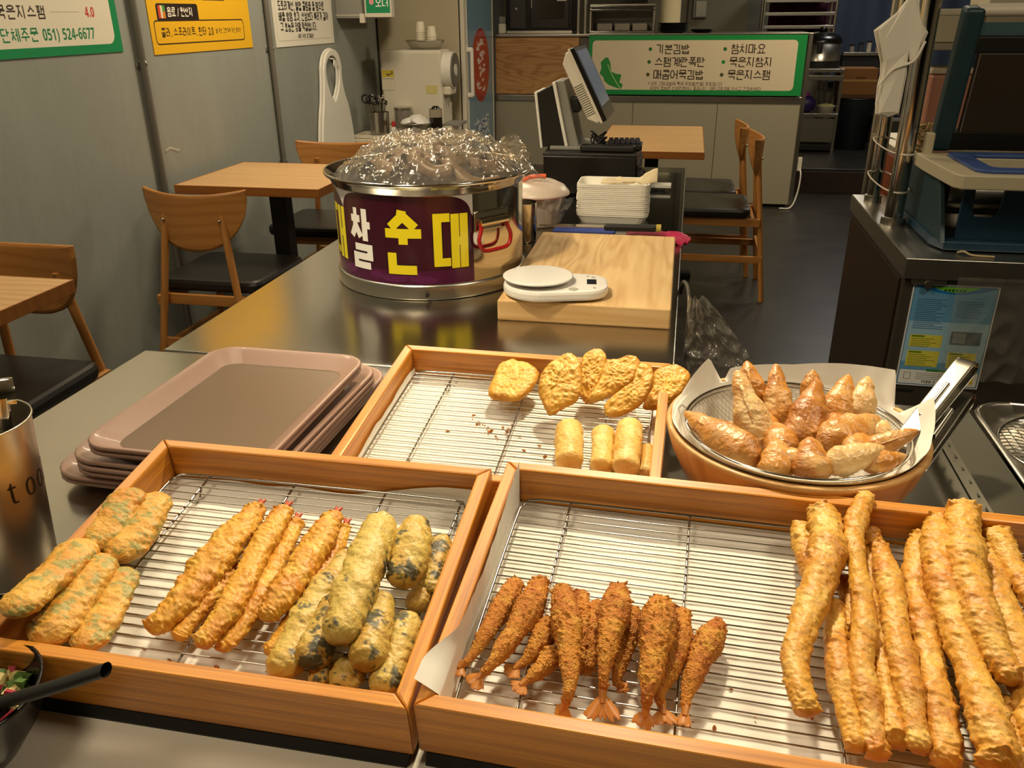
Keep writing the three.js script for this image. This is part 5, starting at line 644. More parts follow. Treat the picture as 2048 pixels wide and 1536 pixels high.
{ const o = thing('water_dispenser', 'white countertop water dispenser with a round grey control dial', 'water dispenser', [-1.71, 0.653, -5.42]);
  part(o, 'body', box(0.395, 0.45, 0.24, [0, 0.275, 0], 0.022), mat.cream); part(o, 'base', box(0.44, 0.05, 0.26, [0.03, 0.025, 0], 0.008), mat.cream);
  const d = part(o, 'dispenser_head', cyl(0.108, 0.108, 0.06, [0.225, 0.38, 0.02], 48, [0, 0, Math.PI / 2]), mat.white); part(d, 'dial', cyl(0.1, 0.1, 0.008, [0.258, 0.38, 0.02], 48, [0, 0, Math.PI / 2]), M({ color: 0x6e6a62, roughness: 0.4 }), 'grey dial face'); part(d, 'dial_button', cyl(0.035, 0.035, 0.004, [0.263, 0.38, 0.02], 32, [0, 0, Math.PI / 2]), mat.white);
  part(o, 'chin', box(0.05, 0.05, 0.14, [0.22, 0.26, 0.02], 0.01), mat.cream); for (const z of [-0.01, 0.04]) part(o, 'nozzle', cyl(0.012, 0.009, 0.05, [0.23, 0.215, z], 14), mat.satin);
  part(o, 'drip_tray', box(0.11, 0.02, 0.16, [0.25, 0.06, 0.02], 0.004), mat.greyPlastic);
  const nt = canvasTex(360, 420, (g, w, h) => { g.fillStyle = '#d6cbb4'; g.fillRect(0, 0, w, h); g.fillStyle = '#d2b93c'; g.fillRect(14, 40, w - 30, 130); g.fillStyle = '#3a342a'; g.fillRect(20, 200, w - 40, 8); scribble(g, 40, 60, w - 80, 90, '#4a4230', 10, 8); });
  part(o, 'notice', sheet(0.085, 0.13, 0.002).translate(-0.15, 0.33, 0.1215), printed(nt, 0.7), 'cream notice with a yellow band'); part(o, 'sticker', sheet(0.075, 0.05, 0.001).translate(0.13, 0.27, 0.121), M({ color: 0xcdbf7a, roughness: 0.6 })); }
{ const o = thing('cup_tray', 'oval steel tray on the water dispenser', 'tray', [-1.645, 1.155, -5.42]); part(o, 'pan', lathe([[0, 0.0], [0.095, 0.0], [0.125, 0.05], [0.128, 0.052], [0.126, 0.05], [0.096, 0.003], [0, 0.003]], 40).scale(1, 1, 0.7), mat.satin);
  const cup = lathe([[0, 0], [0.022, 0], [0.0305, 0.06], [0.032, 0.062], [0.0305, 0.063], [0.0215, 0.003], [0, 0.003]], 24), pm = M({ color: 0xe6dcc4, roughness: 0.6 });
  for (const [x, n, lb] of [[-1.672, 8, 'paper cup in the taller stack on the steel tray'], [-1.60, 6, 'paper cup in the shorter stack on the steel tray']]) for (let i = 0; i < n; i++) { const c = single('paper_cup', lb, 'cup', cup, pm, lb.includes('taller') ? 'taller cup stack' : 'shorter cup stack'); c.position.set(x, 1.159 + 0.063 + i * 0.013, -5.42); c.rotation.x = Math.PI; } }
{ const o = thing('cutlery_holder', 'steel cutlery cup full of spoons on the white tray', 'holder', [-1.87, 0.674, -5.13]); part(o, 'cup', lathe([[0, 0], [0.05, 0], [0.052, 0.004], [0.056, 0.13], [0.054, 0.13], [0.05, 0.006], [0, 0.004]], 32), mat.satin);
  for (let i = 0; i < 10; i++) { const a = i * 0.63, x = Math.cos(a) * 0.03, z = Math.sin(a) * 0.03; const s = thing('spoon', 'steel spoon standing in the cutlery cup', 'spoon', [-1.87, 0.68, -5.13], 0, 'spoons in the cutlery cup'); part(s, 'handle', rod([x * 0.6, 0, z * 0.6], [x * 1.3, 0.17, z * 1.3], 0.003, 6), mat.polished); part(s, 'bowl', tf(new THREE.SphereGeometry(0.016, 14, 10), [x * 1.4, 0.182 + 0.012 * (i % 3), z * 1.4], [0.3, a, 0], [0.8, 1.3, 0.35]), mat.polished); }
  for (let i = 0; i < 3; i++) { const k = thing('scissors', 'kitchen scissors with black loop handles in the cutlery cup', 'scissors', [-1.93 + i * 0.03, 0.68, -5.13 + 0.02 * i], i, 'scissors in the cutlery cup'); part(k, 'loop', merge([new THREE.TorusGeometry(0.024, 0.005, 8, 20).translate(-0.026, 0.2, 0), new THREE.TorusGeometry(0.022, 0.005, 8, 20).translate(0.022, 0.19, 0.002)]), mat.black); part(k, 'blade', merge([rod([-0.012, 0.18, 0], [0.004, 0.0, 0], 0.004, 6), rod([0.012, 0.17, 0], [-0.004, 0.0, 0], 0.004, 6)]), mat.polished); } }
{ const o = single('condiment_tray', 'long white plastic tray in front of the water dispenser', 'tray', merge([box(0.56, 0.006, 0.2, [0, 0.003, 0], 0.002), box(0.575, 0.018, 0.008, [0, 0.012, 0.1], 0.003), box(0.575, 0.018, 0.008, [0, 0.012, -0.1], 0.003), box(0.008, 0.018, 0.2, [0.285, 0.012, 0], 0.003), box(0.008, 0.018, 0.2, [-0.285, 0.012, 0], 0.003)]), mat.cream); o.position.set(-1.73, 0.653, -5.14); }
{ const o = thing('sauce_bottle', 'small sauce bottle with red cap next to the wire basket', 'bottle', [-1.775, 0.66, -5.1]); part(o, 'bottle', lathe([[0, 0], [0.017, 0], [0.018, 0.05], [0.01, 0.062], [0, 0.062]], 20), mat.white); part(o, 'cap', cyl(0.011, 0.013, 0.03, [0, 0.077, 0], 16), M({ color: 0xb5302a, roughness: 0.4 })); }
{ const o = thing('wire_basket', 'round steel basket of white dishes on the tray', 'basket', [-1.64, 0.66, -5.12]); part(o, 'basket', lathe([[0, 0.002], [0.055, 0.002], [0.1, 0.075], [0.106, 0.085], [0.108, 0.084], [0.101, 0.072], [0.057, 0.0], [0, 0.0]], 36), MP({ color: 0x8a8272, roughness: 0.4, metalness: 0.6 })); part(o, 'band', new THREE.TorusGeometry(0.107, 0.003, 6, 40).rotateX(Math.PI / 2).translate(0, 0.085, 0), mat.satin);
  const bg = lathe([[0, 0.03], [0.03, 0.028], [0.05, 0.01], [0.054, 0.0], [0.051, 0.0], [0.046, 0.01], [0, 0.024]], 28); [[-0.04, 0.085, 0.02, 0.3], [0.03, 0.09, 0.03, -0.4], [0.0, 0.1, -0.02, 0.1], [0.05, 0.08, -0.03, -0.6]].forEach(([x, y, z, r]) => { const b = single('sauce_dish', 'small white sauce dish turned over in the basket', 'dish', bg, mat.whiteGloss, 'dishes in the basket'); b.position.set(-1.64 + x, 0.66 + y, -5.12 + z); b.rotation.z = r; }); }
{ const o = thing('soy_bottle', 'dark soy sauce bottle with pale label beside the basket', 'bottle', [-1.52, 0.66, -5.16]); part(o, 'bottle', lathe([[0, 0], [0.038, 0], [0.04, 0.01], [0.04, 0.13], [0.025, 0.17], [0.016, 0.18], [0, 0.18]], 28), M({ color: 0x1c1510, roughness: 0.2 })); part(o, 'label', new THREE.CylinderGeometry(0.0405, 0.0405, 0.05, 28, 1, true).translate(0, 0.145, 0).scale(1, 0.96, 1), M({ color: 0x9a8f78, roughness: 0.6 })); }
{ const o = thing('glass_jar', 'stack of clear glasses behind the basket', 'glass', [-1.755, 0.66, -5.24]); part(o, 'jar', lathe([[0, 0], [0.05, 0], [0.055, 0.15], [0.053, 0.15], [0.048, 0.004], [0, 0.004]], 30), MP({ color: 0xdedad0, roughness: 0.1, transmission: 0.8, thickness: 0 })); part(o, 'lid', cyl(0.058, 0.058, 0.012, [0, 0.156, 0], 30), mat.satin); }
// ---------------------------------------------------------------- drinks fridge
{ const o = thing('drinks_fridge', 'tall beige drinks fridge with a blue glass door and red oval print', 'fridge', [-1.735, 0, -6.04]);
  part(o, 'cabinet', box(0.55, 1.86, 0.88, [-0.01, 0.95, 0], 0.012), M({ color: 0xb9ad90, roughness: 0.5 }));
  const ft = canvasTex(560, 1400, (g, w, h) => { const gr = '#7d9cb0'; g.fillStyle = gr; g.fillRect(0, 0, w, h); g.fillStyle = '#8aa6b4'; for (let i = 0; i < 60; i++) { g.beginPath(); g.arc(rr(0, w), rr(0, h), rr(2, 7), 0, 7); g.fill(); } g.fillStyle = '#b03028'; g.beginPath(); g.ellipse(w * 0.5, h * 0.47, w * 0.36, h * 0.16, 0, 0, 7); g.fill(); for (let k = 0; k < 4; k++) scribble(g, w * 0.32, h * (0.35 + k * 0.06), w * 0.36, h * 0.05, '#e8d6cc', 14, 7); scribble(g, w * 0.2, h * 0.7, w * 0.6, h * 0.1, '#e9eef0', 9, 26); scribble(g, w * 0.2, h * 0.82, w * 0.6, h * 0.09, '#e9eef0', 9, 22); scribble(g, w * 0.3, h * 0.72, w * 0.5, h * 0.18, '#2a3a9a', 8, 9); });
  const d = part(o, 'door', box(0.03, 1.7, 0.86, [0.28, 0.97, 0], 0.006), mat.cream); part(d, 'glass', sheet(0.72, 1.5, 0.004).rotateY(Math.PI / 2).translate(0.2965, 0.98, 0), printed(ft, 0.15), 'blue door glass with a red oval and white marks'); part(d, 'handle', merge([box(0.02, 0.3, 0.03, [0.325, 1.0, 0.36], 0.008), box(0.04, 0.03, 0.03, [0.31, 1.14, 0.36], 0.008), box(0.04, 0.03, 0.03, [0.31, 0.86, 0.36], 0.008)]), mat.white, 'white door handle'); part(o, 'gasket', box(0.012, 1.72, 0.87, [0.264, 0.97, 0], 0.002), mat.black); }
// ---------------------------------------------------------------- serving counter with the menu sign
{ const o = thing('serving_counter', 'long grey serving counter with a steel rail under the menu sign', 'counter', [0, 0, 0]);
  const pm = M({ color: 0x9d9580, roughness: 0.42 }); for (const [x0, x1] of [[-1.455, -0.93], [-0.927, -0.405], [-0.402, 0.21], [0.213, 0.79]]) part(o, 'front_panel', box(x1 - x0, 0.725, 0.02, [(x0 + x1) / 2, 0.3825, -6.58], 0.002), pm);
  part(o, 'rail', box(2.25, 0.044, 0.03, [-0.33, 0.768, -6.575], 0.004), mat.satin, 'steel rail'); part(o, 'body', box(2.24, 1.17, 0.5, [-0.33, 0.62, -6.845], 0.003), M({ color: 0x6e675a, roughness: 0.6 })); part(o, 'ledge', box(2.28, 0.02, 0.54, [-0.33, 1.205, -6.84], 0.004), mat.satin); part(o, 'end_post', box(0.03, 1.2, 0.03, [0.805, 0.615, -6.575], 0.004), mat.satin, 'steel end post'); part(o, 'plinth', box(2.2, 0.03, 0.46, [-0.33, 0.018, -6.84], 0.002), mat.black); }
{ const o = single('pine_board', 'knotty pine board fixed to the serving counter', 'board', grainUV(box(0.63, 0.395, 0.018, [0, 0, 0], 0.002), 'x', 0.35, 0.2), mat.pine); o.position.set(-1.135, 0.992, -6.584); }
{ const W = 1.52, H = 0.405, t = canvasTex(2048, Math.round(2048 * H / W), (g, w, h) => { const u = w / W; g.fillStyle = '#1c8a44'; g.fillRect(0, 0, w, h); g.fillStyle = '#d9c8aa'; rr2(g, 34, 46, w - 112, h - 92, 40); g.fill();
    // lettuce leaf
    g.fillStyle = '#2f8a3e'; g.beginPath(); [[160, 205], [120, 245], [128, 300], [112, 350], [150, 385], [160, 420], [205, 455], [245, 470], [300, 488], [330, 495], [345, 450], [310, 430], [330, 360], [270, 350], [225, 330], [215, 250], [190, 200]].forEach(([x, y], i) => (i ? g.lineTo(x, y) : g.moveTo(x, y))); g.closePath(); g.fill(); g.strokeStyle = '#b9d38a'; g.lineWidth = 7; g.beginPath(); g.moveTo(190, 265); g.quadraticCurveTo(240, 390, 325, 490); g.stroke();
    const rows = [['기본김밥', '참치마요'], ['스팸계란폭탄', '묵은지참지'], ['매콤어묵김밥', '묵은지스팸']];
    rows.forEach((r, i) => { const y = 82 + i * 116; r.forEach((s, j) => { const x = [598, 1305][j] - i * 6; g.fillStyle = ['#2a6a34', '#2a6a34', '#4a4a2a'][i]; if (j && i === 1) g.fillStyle = '#1f8a3c'; g.beginPath(); g.arc(x, y + 44, 17, 0, 7); g.fill(); write(g, s, x + 52, y - 4, 94, { color: '#3b2d20', weight: 0.1, squeeze: 0.92, gap: 0.02 }); }); });
    write(g, '* 모든 꼬마김밥에 특제 우엉물(원물) 토핑합니다', 590, 424, 36, { color: '#5e4e3a', squeeze: 0.9 }); write(g, '우엉의 효능은 산삼만큼이나 좋습니다 : 돼지꼬마김밥 드시고 건강하세요!', 612, 466, 36, { color: '#5e4e3a', squeeze: 0.88 }); });
  const o = thing('menu_sign', 'wide green framed gimbap menu sign on the serving counter', 'sign', [0.02, 0.795, -6.546]); part(o, 'panel', sheet(W, H, 0.02).translate(0, 0.207, 0), printed(t, 0.35, 0x1c8a44)); part(o, 'top_edge', box(W + 0.01, 0.012, 0.026, [0, 0.416, 0], 0.003), mat.satin); }
{ const o = thing('microwave_oven', 'black oven on the ledge above the pine board', 'oven', [-1.135, 1.216, -6.86]); part(o, 'case', box(0.5, 0.3, 0.36, [0, 0.155, 0], 0.008), mat.blackGloss); const d = part(o, 'door', box(0.29, 0.25, 0.015, [0.08, 0.16, 0.184], 0.006), M({ color: 0x1f1a15, roughness: 0.3 })); part(d, 'handle', box(0.01, 0.08, 0.014, [-0.055, 0.21, 0.196], 0.004), mat.satin); part(d, 'window', box(0.2, 0.14, 0.004, [0.09, 0.17, 0.1925], 0.002), M({ color: 0x2c241b, roughness: 0.15 })); part(o, 'control_panel', box(0.12, 0.25, 0.012, [-0.16, 0.16, 0.183], 0.003), M({ color: 0x2a241c, roughness: 0.4 })); for (const [x, y] of [[-0.2, 0.25], [-0.14, 0.25], [-0.17, 0.17]]) part(o, 'knob', cyl(0.008, 0.008, 0.01, [x, y, 0.192], 14, [Math.PI / 2, 0, 0]), mat.satin); part(o, 'base_trim', box(0.5, 0.02, 0.37, [0, 0.01, 0], 0.004), mat.satin); part(o, 'note', sheet(0.07, 0.06, 0.001).translate(0.17, 0.25, 0.1955), mat.cream, 'cream paper notes'); part(o, 'note', sheet(0.04, 0.035, 0.001).translate(0.115, 0.262, 0.1955), mat.cream); }
{ const o = thing('till_printer', 'small grey receipt printer beside the oven', 'printer', [-1.42, 1.216, -6.75]); part(o, 'body', box(0.06, 0.07, 0.12, [0, 0.035, 0], 0.008), mat.cream); part(o, 'top', box(0.055, 0.05, 0.1, [0, 0.095, 0], 0.008), mat.greyPlastic); }
for (const [x, lb] of [[-0.842, 'steel pole beside the oven'], [-0.79, 'steel pole beside the glass case']]) single('support_pole', lb, 'pole', cyl(0.014, 0.014, 1.28, [x, 1.855, -6.68], 16), mat.satin);
{ const o = thing('glass_case', 'small chrome edged glass case on the counter ledge', 'glass case', [-0.52, 1.216, -6.78]); for (const y of [0.008, 0.155, 0.178]) part(o, 'bar', box(0.47, 0.014, 0.02, [0, y, 0.11], 0.003), mat.polished); for (const x of [-0.23, 0.23]) part(o, 'side', box(0.012, 0.18, 0.22, [x, 0.09, 0], 0.002), mat.satin); part(o, 'pane', box(0.45, 0.14, 0.004, [0, 0.083, 0.11], 0), mat.glass); part(o, 'roof', box(0.47, 0.01, 0.22, [0, 0.19, 0], 0.002), mat.satin); for (let i = 0; i < 3; i++) part(o, 'food_pan', box(0.11, 0.05, 0.14, [-0.13 + i * 0.13, 0.04, 0], 0.006), M({ color: 0x8a8270, roughness: 0.5 })); part(o, 'back', box(0.46, 0.18, 0.006, [0, 0.09, -0.108], 0.001), mat.greyPlastic); }
{ const pg = lathe([[0, 0], [0.07, 0], [0.112, 0.014], [0.113, 0.017], [0.07, 0.005], [0, 0.004]], 36); for (let i = 0; i < 5; i++) { const p = single('black_plate', ORD[4 - i] + ' black plate from the top of the stack beside the glass case', 'plate', pg, mat.black, 'stacked black plates'); p.position.set(-0.15, 1.216 + i * 0.0125, -6.72); } const p2 = lathe([[0, 0], [0.05, 0], [0.083, 0.012], [0.084, 0.015], [0.05, 0.004], [0, 0.004]], 32); for (let i = 0; i < 2; i++) { const p = single('small_plate', 'small dark plate next to the stack of black plates', 'plate', p2, mat.blackGloss, 'pair of small plates'); p.position.set(0.06, 1.216 + i * 0.008, -6.72); } }
{ const o = thing('paper_roll', 'tall cream paper towel roll behind the black plates', 'paper roll', [-0.18, 1.216, -6.92]); part(o, 'roll', cyl(0.075, 0.075, 0.26, [0, 0.13, 0], 32), M({ color: 0xd6c9a6, roughness: 0.9 })); part(o, 'core', cyl(0.02, 0.02, 0.264, [0, 0.132, 0], 20), M({ color: 0x8a7450, roughness: 0.9 })); }
{ const o = thing('wall_holder', 'grey holder box on the partition wall behind the plates', 'holder', [0.045, 1.3, -8.94]); part(o, 'box', box(0.13, 0.2, 0.05, [0, 0.1, 0], 0.004), mat.greyPlastic); part(o, 'flap', box(0.1, 0.14, 0.01, [0.01, 0.08, 0.028], 0.003), mat.satin); }
{ const o = thing('white_cable', 'white cable hanging from a plug at the counter end', 'cable', [0, 0, 0]); part(o, 'wire', tube([[0.84, 0.29, -6.555], [0.85, 0.26, -6.54], [0.84, 0.1, -6.53], [0.8, 0.012, -6.5], [0.72, 0.008, -6.48]], 0.006, 40, 8), mat.white); part(o, 'plug', box(0.03, 0.1, 0.03, [0.838, 0.32, -6.57], 0.006), mat.cream); }
// ---------------------------------------------------------------- raised kitchen
const PF = 0.19;
{ const o = thing('kitchen_cart', 'steel kitchen cart with a perforated panel', 'cart', [1.115, PF, -8.25]); for (const [x, z] of [[-0.175, 0.16], [0.175, 0.16], [-0.175, -0.16], [0.175, -0.16]]) part(o, 'post', box(0.025, 0.7, 0.025, [x, 0.35, z], 0.003), mat.satin); for (const y of [0.69, 0.32]) part(o, 'shelf', box(0.37, 0.03, 0.36, [0, y, 0], 0.003), mat.satin); part(o, 'top_rail', box(0.37, 0.04, 0.02, [0, 0.63, 0.165], 0.003), mat.satin);
  const pl = rrect(0.33, 0.2, 0.004); for (let r = 0; r < 4; r++) for (let c = 0; c < 8; c++) { const hh = new THREE.Path(); hh.absarc(-0.133 + c * 0.038, 0.07 - r * 0.028, 0.009, 0, 6.283, true); pl.holes.push(hh); } part(o, 'perforated_panel', extr(pl, 0.004, 0, 6).translate(0, 0.19, 0.16), M({ color: 0x8d877a, metalness: 0.8, roughness: 0.4 })); part(o, 'panel_back', box(0.33, 0.2, 0.004, [0, 0.19, 0.14], 0), mat.black); part(o, 'drawer', box(0.34, 0.05, 0.3, [0, 0.04, 0], 0.004), mat.black); }
{ const o = thing('purple_bag', 'purple and pink plastic bag on the cart shelf', 'bag', [1.03, PF + 0.336, -8.16]); part(o, 'bag', tf(new THREE.SphereGeometry(0.085, 20, 14), [0, 0.07, 0], [0, 0, 0], [1, 0.85, 0.8]), M({ color: 0x2a1c5a, roughness: 0.5 })); part(o, 'knot', tf(new THREE.SphereGeometry(0.04, 16, 10), [-0.03, 0.14, 0.02], [0, 0, 0.4], [1.4, 0.5, 1]), M({ color: 0x8a2a7a, roughness: 0.5 })); }
{ const o = thing('white_basin', 'pale basin of greens on the cart shelf', 'basin', [1.2, PF + 0.336, -8.14]); part(o, 'basin', lathe([[0, 0], [0.045, 0], [0.08, 0.06], [0.077, 0.06], [0.043, 0.004], [0, 0.004]], 28), mat.cream); part(o, 'greens', tf(new THREE.SphereGeometry(0.068, 16, 8), [0, 0.055, 0], [0, 0, 0], [1, 0.35, 1]), M({ color: 0xc2bd80, roughness: 0.8 })); }
{ const o = thing('rice_cooker', 'big steel rice cooker with black lid on the kitchen cart', 'rice cooker', [1.105, PF + 0.706, -8.25]); part(o, 'body', lathe([[0, 0], [0.165, 0], [0.17, 0.01], [0.17, 0.21], [0, 0.21]], 48), mat.satin); part(o, 'base', cyl(0.172, 0.172, 0.06, [0, -0.0, 0], 48).translate(0, 0.03, 0), mat.black); part(o, 'lid', lathe([[0.172, 0.205], [0.174, 0.225], [0.15, 0.262], [0.07, 0.29], [0, 0.295]], 48), mat.blackGloss); part(o, 'lid_knob', lathe([[0, 0.29], [0.03, 0.292], [0.035, 0.315], [0.02, 0.33], [0, 0.332]], 24), mat.blackGloss); part(o, 'latch', box(0.045, 0.09, 0.02, [-0.03, 0.17, 0.172], 0.006), mat.black); }
{ const o = thing('dark_bin', 'tall dark blue bin under the cardboard box', 'bin', [1.487, PF, -8.4]); part(o, 'body', lathe([[0, 0], [0.14, 0], [0.175, 0.44], [0.17, 0.44], [0.135, 0.006], [0, 0.006]], 32), M({ color: 0x131a20, roughness: 0.5 })); part(o, 'rim', new THREE.TorusGeometry(0.174, 0.008, 8, 36).rotateX(Math.PI / 2).translate(0, 0.44, 0), M({ color: 0x131a20, roughness: 0.5 })); }
{ const o = thing('cardboard_box', 'brown cardboard box with a tape strip on the dark bin', 'box', [1.455, PF + 0.448, -8.38]); part(o, 'carton', box(0.32, 0.25, 0.26, [0, 0.127, 0], 0.004), M({ color: 0x8a5c30, roughness: 0.85 })); part(o, 'tape', box(0.322, 0.018, 0.262, [0, 0.15, 0], 0.001), M({ color: 0xb08a4a, roughness: 0.4 })); part(o, 'print', box(0.08, 0.012, 0.002, [0.02, 0.175, 0.1312], 0), M({ color: 0x5a3a1c, roughness: 0.9 })); part(o, 'base_band', box(0.324, 0.035, 0.264, [0, 0.02, 0], 0.002), M({ color: 0x5a3a18, roughness: 0.8 })); }
{ const o = thing('chrome_shelf', 'chrome wire shelf rack in the raised kitchen', 'shelf', [0.93, PF, -8.75]); for (const [x, z] of [[-0.31, 0.15], [0.31, 0.15], [-0.31, -0.15], [0.31, -0.15]]) part(o, 'post', rod([x, 0, z], [x, 1.7, z], 0.014, 12), mat.satin); for (const y of [1.03, 1.14, 1.25, 1.4]) part(o, 'shelf', merge([box(0.62, 0.03, 0.02, [0, y, 0.15], 0.004), box(0.62, 0.03, 0.02, [0, y, -0.15], 0.004), box(0.6, 0.006, 0.3, [0, y, 0], 0.001)]), mat.satin); }
{ const o = single('maroon_cloth', 'maroon cloth hanging behind the chrome shelf', 'cloth', shell((u, v) => V((u - 0.5) * 0.62, -v * 0.62, 0.02 * Math.sin(u * 19)), 40, 6, 0.004), M({ color: 0x4a1c2a, roughness: 0.9 })); o.position.set(1.0, 1.62, -8.97); }
{ const o = single('blue_curtain', 'slate blue curtain at the back of the raised kitchen', 'curtain', shell((u, v) => V((u - 0.5) * 1.5, -v * 1.5, 0.03 * Math.sin(u * 30) + 0.02 * N3(u * 6, v * 2, 1)), 90, 8, 0.004), M({ color: 0x3b4658, roughness: 0.9 })); o.position.set(2.05, 2.2, -9.4); }
{ const o = thing('wall_shelf', 'steel shelf with small jars in the raised kitchen', 'shelf', [1.7, 0.98, -9.0]); part(o, 'board', box(0.6, 0.03, 0.26, [0, 0, 0], 0.003), mat.satin); part(o, 'cabinet', box(0.6, 0.76, 0.24, [0, -0.4, -0.01], 0.004), M({ color: 0x1e1a16, roughness: 0.6 })); for (let i = 0; i < 6; i++) { const j = thing('spice_jar', 'small jar on the steel kitchen shelf', 'jar', [1.48 + i * 0.075, 0.996, -8.95 + 0.02 * (i % 2)], 0, 'jars on the kitchen shelf'); part(j, 'glass', cyl(0.022, 0.022, 0.05 + 0.015 * (i % 3), [0, 0.026 + 0.0075 * (i % 3), 0], 16), M({ color: [0x8a8074, 0x3a3a44, 0xb8ae98][i % 3], roughness: 0.3 })); part(j, 'lid', cyl(0.023, 0.023, 0.014, [0, 0.06 + 0.015 * (i % 3), 0], 16), mat.black); } }
{ const o = thing('blue_basin', 'small blue tub on the grey crate beside the dark bin', 'tub', [1.775, PF + 0.3, -8.3]); part(o, 'tub', lathe([[0, 0], [0.06, 0], [0.075, 0.07], [0.072, 0.07], [0.058, 0.004], [0, 0.004]], 28), M({ color: 0x1b2a7a, roughness: 0.45 })); const c = thing('grey_crate', 'grey crate under the small blue tub', 'crate', [1.78, PF, -8.3]); part(c, 'crate', box(0.22, 0.298, 0.3, [0, 0.149, 0], 0.008), M({ color: 0x35322e, roughness: 0.6 })); part(c, 'rim', box(0.235, 0.03, 0.315, [0, 0.28, 0], 0.006), mat.greyPlastic); }
// ---------------------------------------------------------------- steel cabinet with the sealing machine
const KT = 0.81;
{ const o = thing('steel_cabinet', 'low steel kitchen cabinet under the sealing machine', 'cabinet', [0, 0, 0]);
  part(o, 'body', grainUV(box(0.86, 0.7, 0.74, [0.975, 0.41, -2.475], 0.004)), M({ color: 0x6f675c, metalness: 0.85, roughness: 0.42 })); part(o, 'side_panel', box(0.006, 0.66, 0.7, [0.542, 0.42, -2.475], 0.002), M({ color: 0x2c2118, roughness: 0.35 }), 'dark brown side panel'); part(o, 'worktop', grainUV(box(0.88, 0.05, 0.78, [0.978, KT - 0.025, -2.475], 0.003)), mat.steel); part(o, 'plinth', box(0.8, 0.06, 0.68, [0.98, 0.03, -2.48], 0.002), mat.black); part(o, 'catch', merge([box(0.08, 0.016, 0.012, [0.6, 0.752, -2.098], 0.003), cyl(0.01, 0.01, 0.012, [0.6, 0.744, -2.094], 14, [Math.PI / 2, 0, 0])]), mat.satin); part(o, 'vent_slot', box(0.05, 0.006, 0.003, [0.592, 0.462, -2.1035], 0), mat.black); }
{ const W = 0.195, H = 0.268, t = canvasTex(780, 1072, (g, w, h) => { g.fillStyle = '#c9cdd0'; g.fillRect(0, 0, w, h); g.fillStyle = '#5f93b8'; rr2(g, 14, 14, w - 28, h - 28, 14); g.fill(); g.fillStyle = '#8fb4cc'; g.fillRect(20, 380, w - 40, 430); g.strokeStyle = '#2a4a6a'; g.lineWidth = 5; rr2(g, 16, 16, w - 32, h - 32, 14); g.stroke();
    g.fillStyle = '#1f6aa8'; g.beginPath(); g.moveTo(20, 20); g.quadraticCurveTo(w / 2, 170, w - 20, 20); g.fill(); g.fillStyle = '#6ab02e'; g.beginPath(); g.moveTo(170, 20); g.quadraticCurveTo(w / 2, 130, w - 170, 20); g.fill(); for (let i = 0; i < 6; i++) { g.fillStyle = '#1f4a1c'; g.fillRect(285 + i * 34, 44, 24, 22); }
    const lines = (x, y, ww, n, c) => { g.fillStyle = c; for (let i = 0; i < n; i++) g.fillRect(x, y + i * 20, ww * rr(0.6, 1), 7); }; lines(60, 150, 290, 16, '#36597a'); lines(430, 160, 280, 9, '#36597a'); g.fillStyle = '#4a5a5e'; g.fillRect(430, 470, 280, 140); g.fillStyle = '#7e8a8c'; g.fillRect(450, 490, 120, 100);
    for (const [x, y, ww, hh] of [[60, 520, 300, 130], [60, 690, 300, 170], [440, 690, 260, 170]]) { g.fillStyle = '#c8c24a'; g.fillRect(x, y, ww, hh); g.fillStyle = '#5c7a1c'; g.fillRect(x + 14, y + 8, 120, 18); lines(x + 16, y + 40, ww - 40, Math.floor(hh / 24), '#7a7a2a'); }
    g.fillStyle = '#dcdcd6'; rr2(g, 24, 900, w - 48, 150, 12); g.fill(); g.fillStyle = '#3a7a3a'; rr2(g, 270, 884, 220, 26, 12); g.fill(); lines(180, 930, 420, 4, '#8a8a86'); g.strokeStyle = '#7a6a5a'; g.lineWidth = 5; g.strokeRect(70, 930, 60, 70); g.fillStyle = '#33302c'; g.font = 'bold 44px sans-serif'; g.fillText('1588-1', 240, 1040); g.fillStyle = '#d8b82a'; g.fillRect(560, 960, 160, 60); g.fillStyle = '#d8502a'; g.fillRect(560, 966, 60, 48); });
  const o = single('notice_sheet', 'blue and yellow safety notice sheet on the steel cabinet door', 'notice', sheet(W, H, 0.002), printed(t, 0.25)); o.position.set(0.667, 0.61, -2.1025); }
{ const o = thing('clear_pouch', 'torn clear plastic pouch taped over the safety notice', 'plastic bag', [0.76, 0.64, -2.096]); part(o, 'sheet', shell((u, v) => V((u - 0.5) * 0.2, (0.5 - v) * 0.26, 0.012 * (1 - 2 * Math.abs(N3(u * 4, v * 4, 7))) * (0.3 + v) + 0.012), 40, 40, 0), mat.wrap); }
for (const [x, z, r, lb] of [[0.578, -2.45, 0.024, 'thick steel pole beside the sealing machine'], [0.582, -2.76, 0.019, 'thinner steel pole tied behind the thick pole']]) { const o = thing('steel_pole', lb, 'pole', [x, KT, z]); part(o, 'tube', cyl(r, r, 1.66, [0, 0.85, 0], 24), mat.polished); part(o, 'flange', cyl(r * 1.3, r * 1.35, 0.02, [0, 0.01, 0], 24), mat.satin); }
for (const y of [1.0, 0.9]) { const o = single('cable_tie', y > 0.95 ? 'upper white tie round the two poles' : 'lower white tie round the two poles', 'cable tie', tube([[-0.026, 0, 0.15], [0, 0, 0.187], [0.027, 0, 0.15], [0.024, 0, -0.16], [0, 0, -0.182], [-0.022, 0, -0.16]], 0.0022, 60, 6, true), mat.cream); o.position.set(0.58, y, -2.605); }
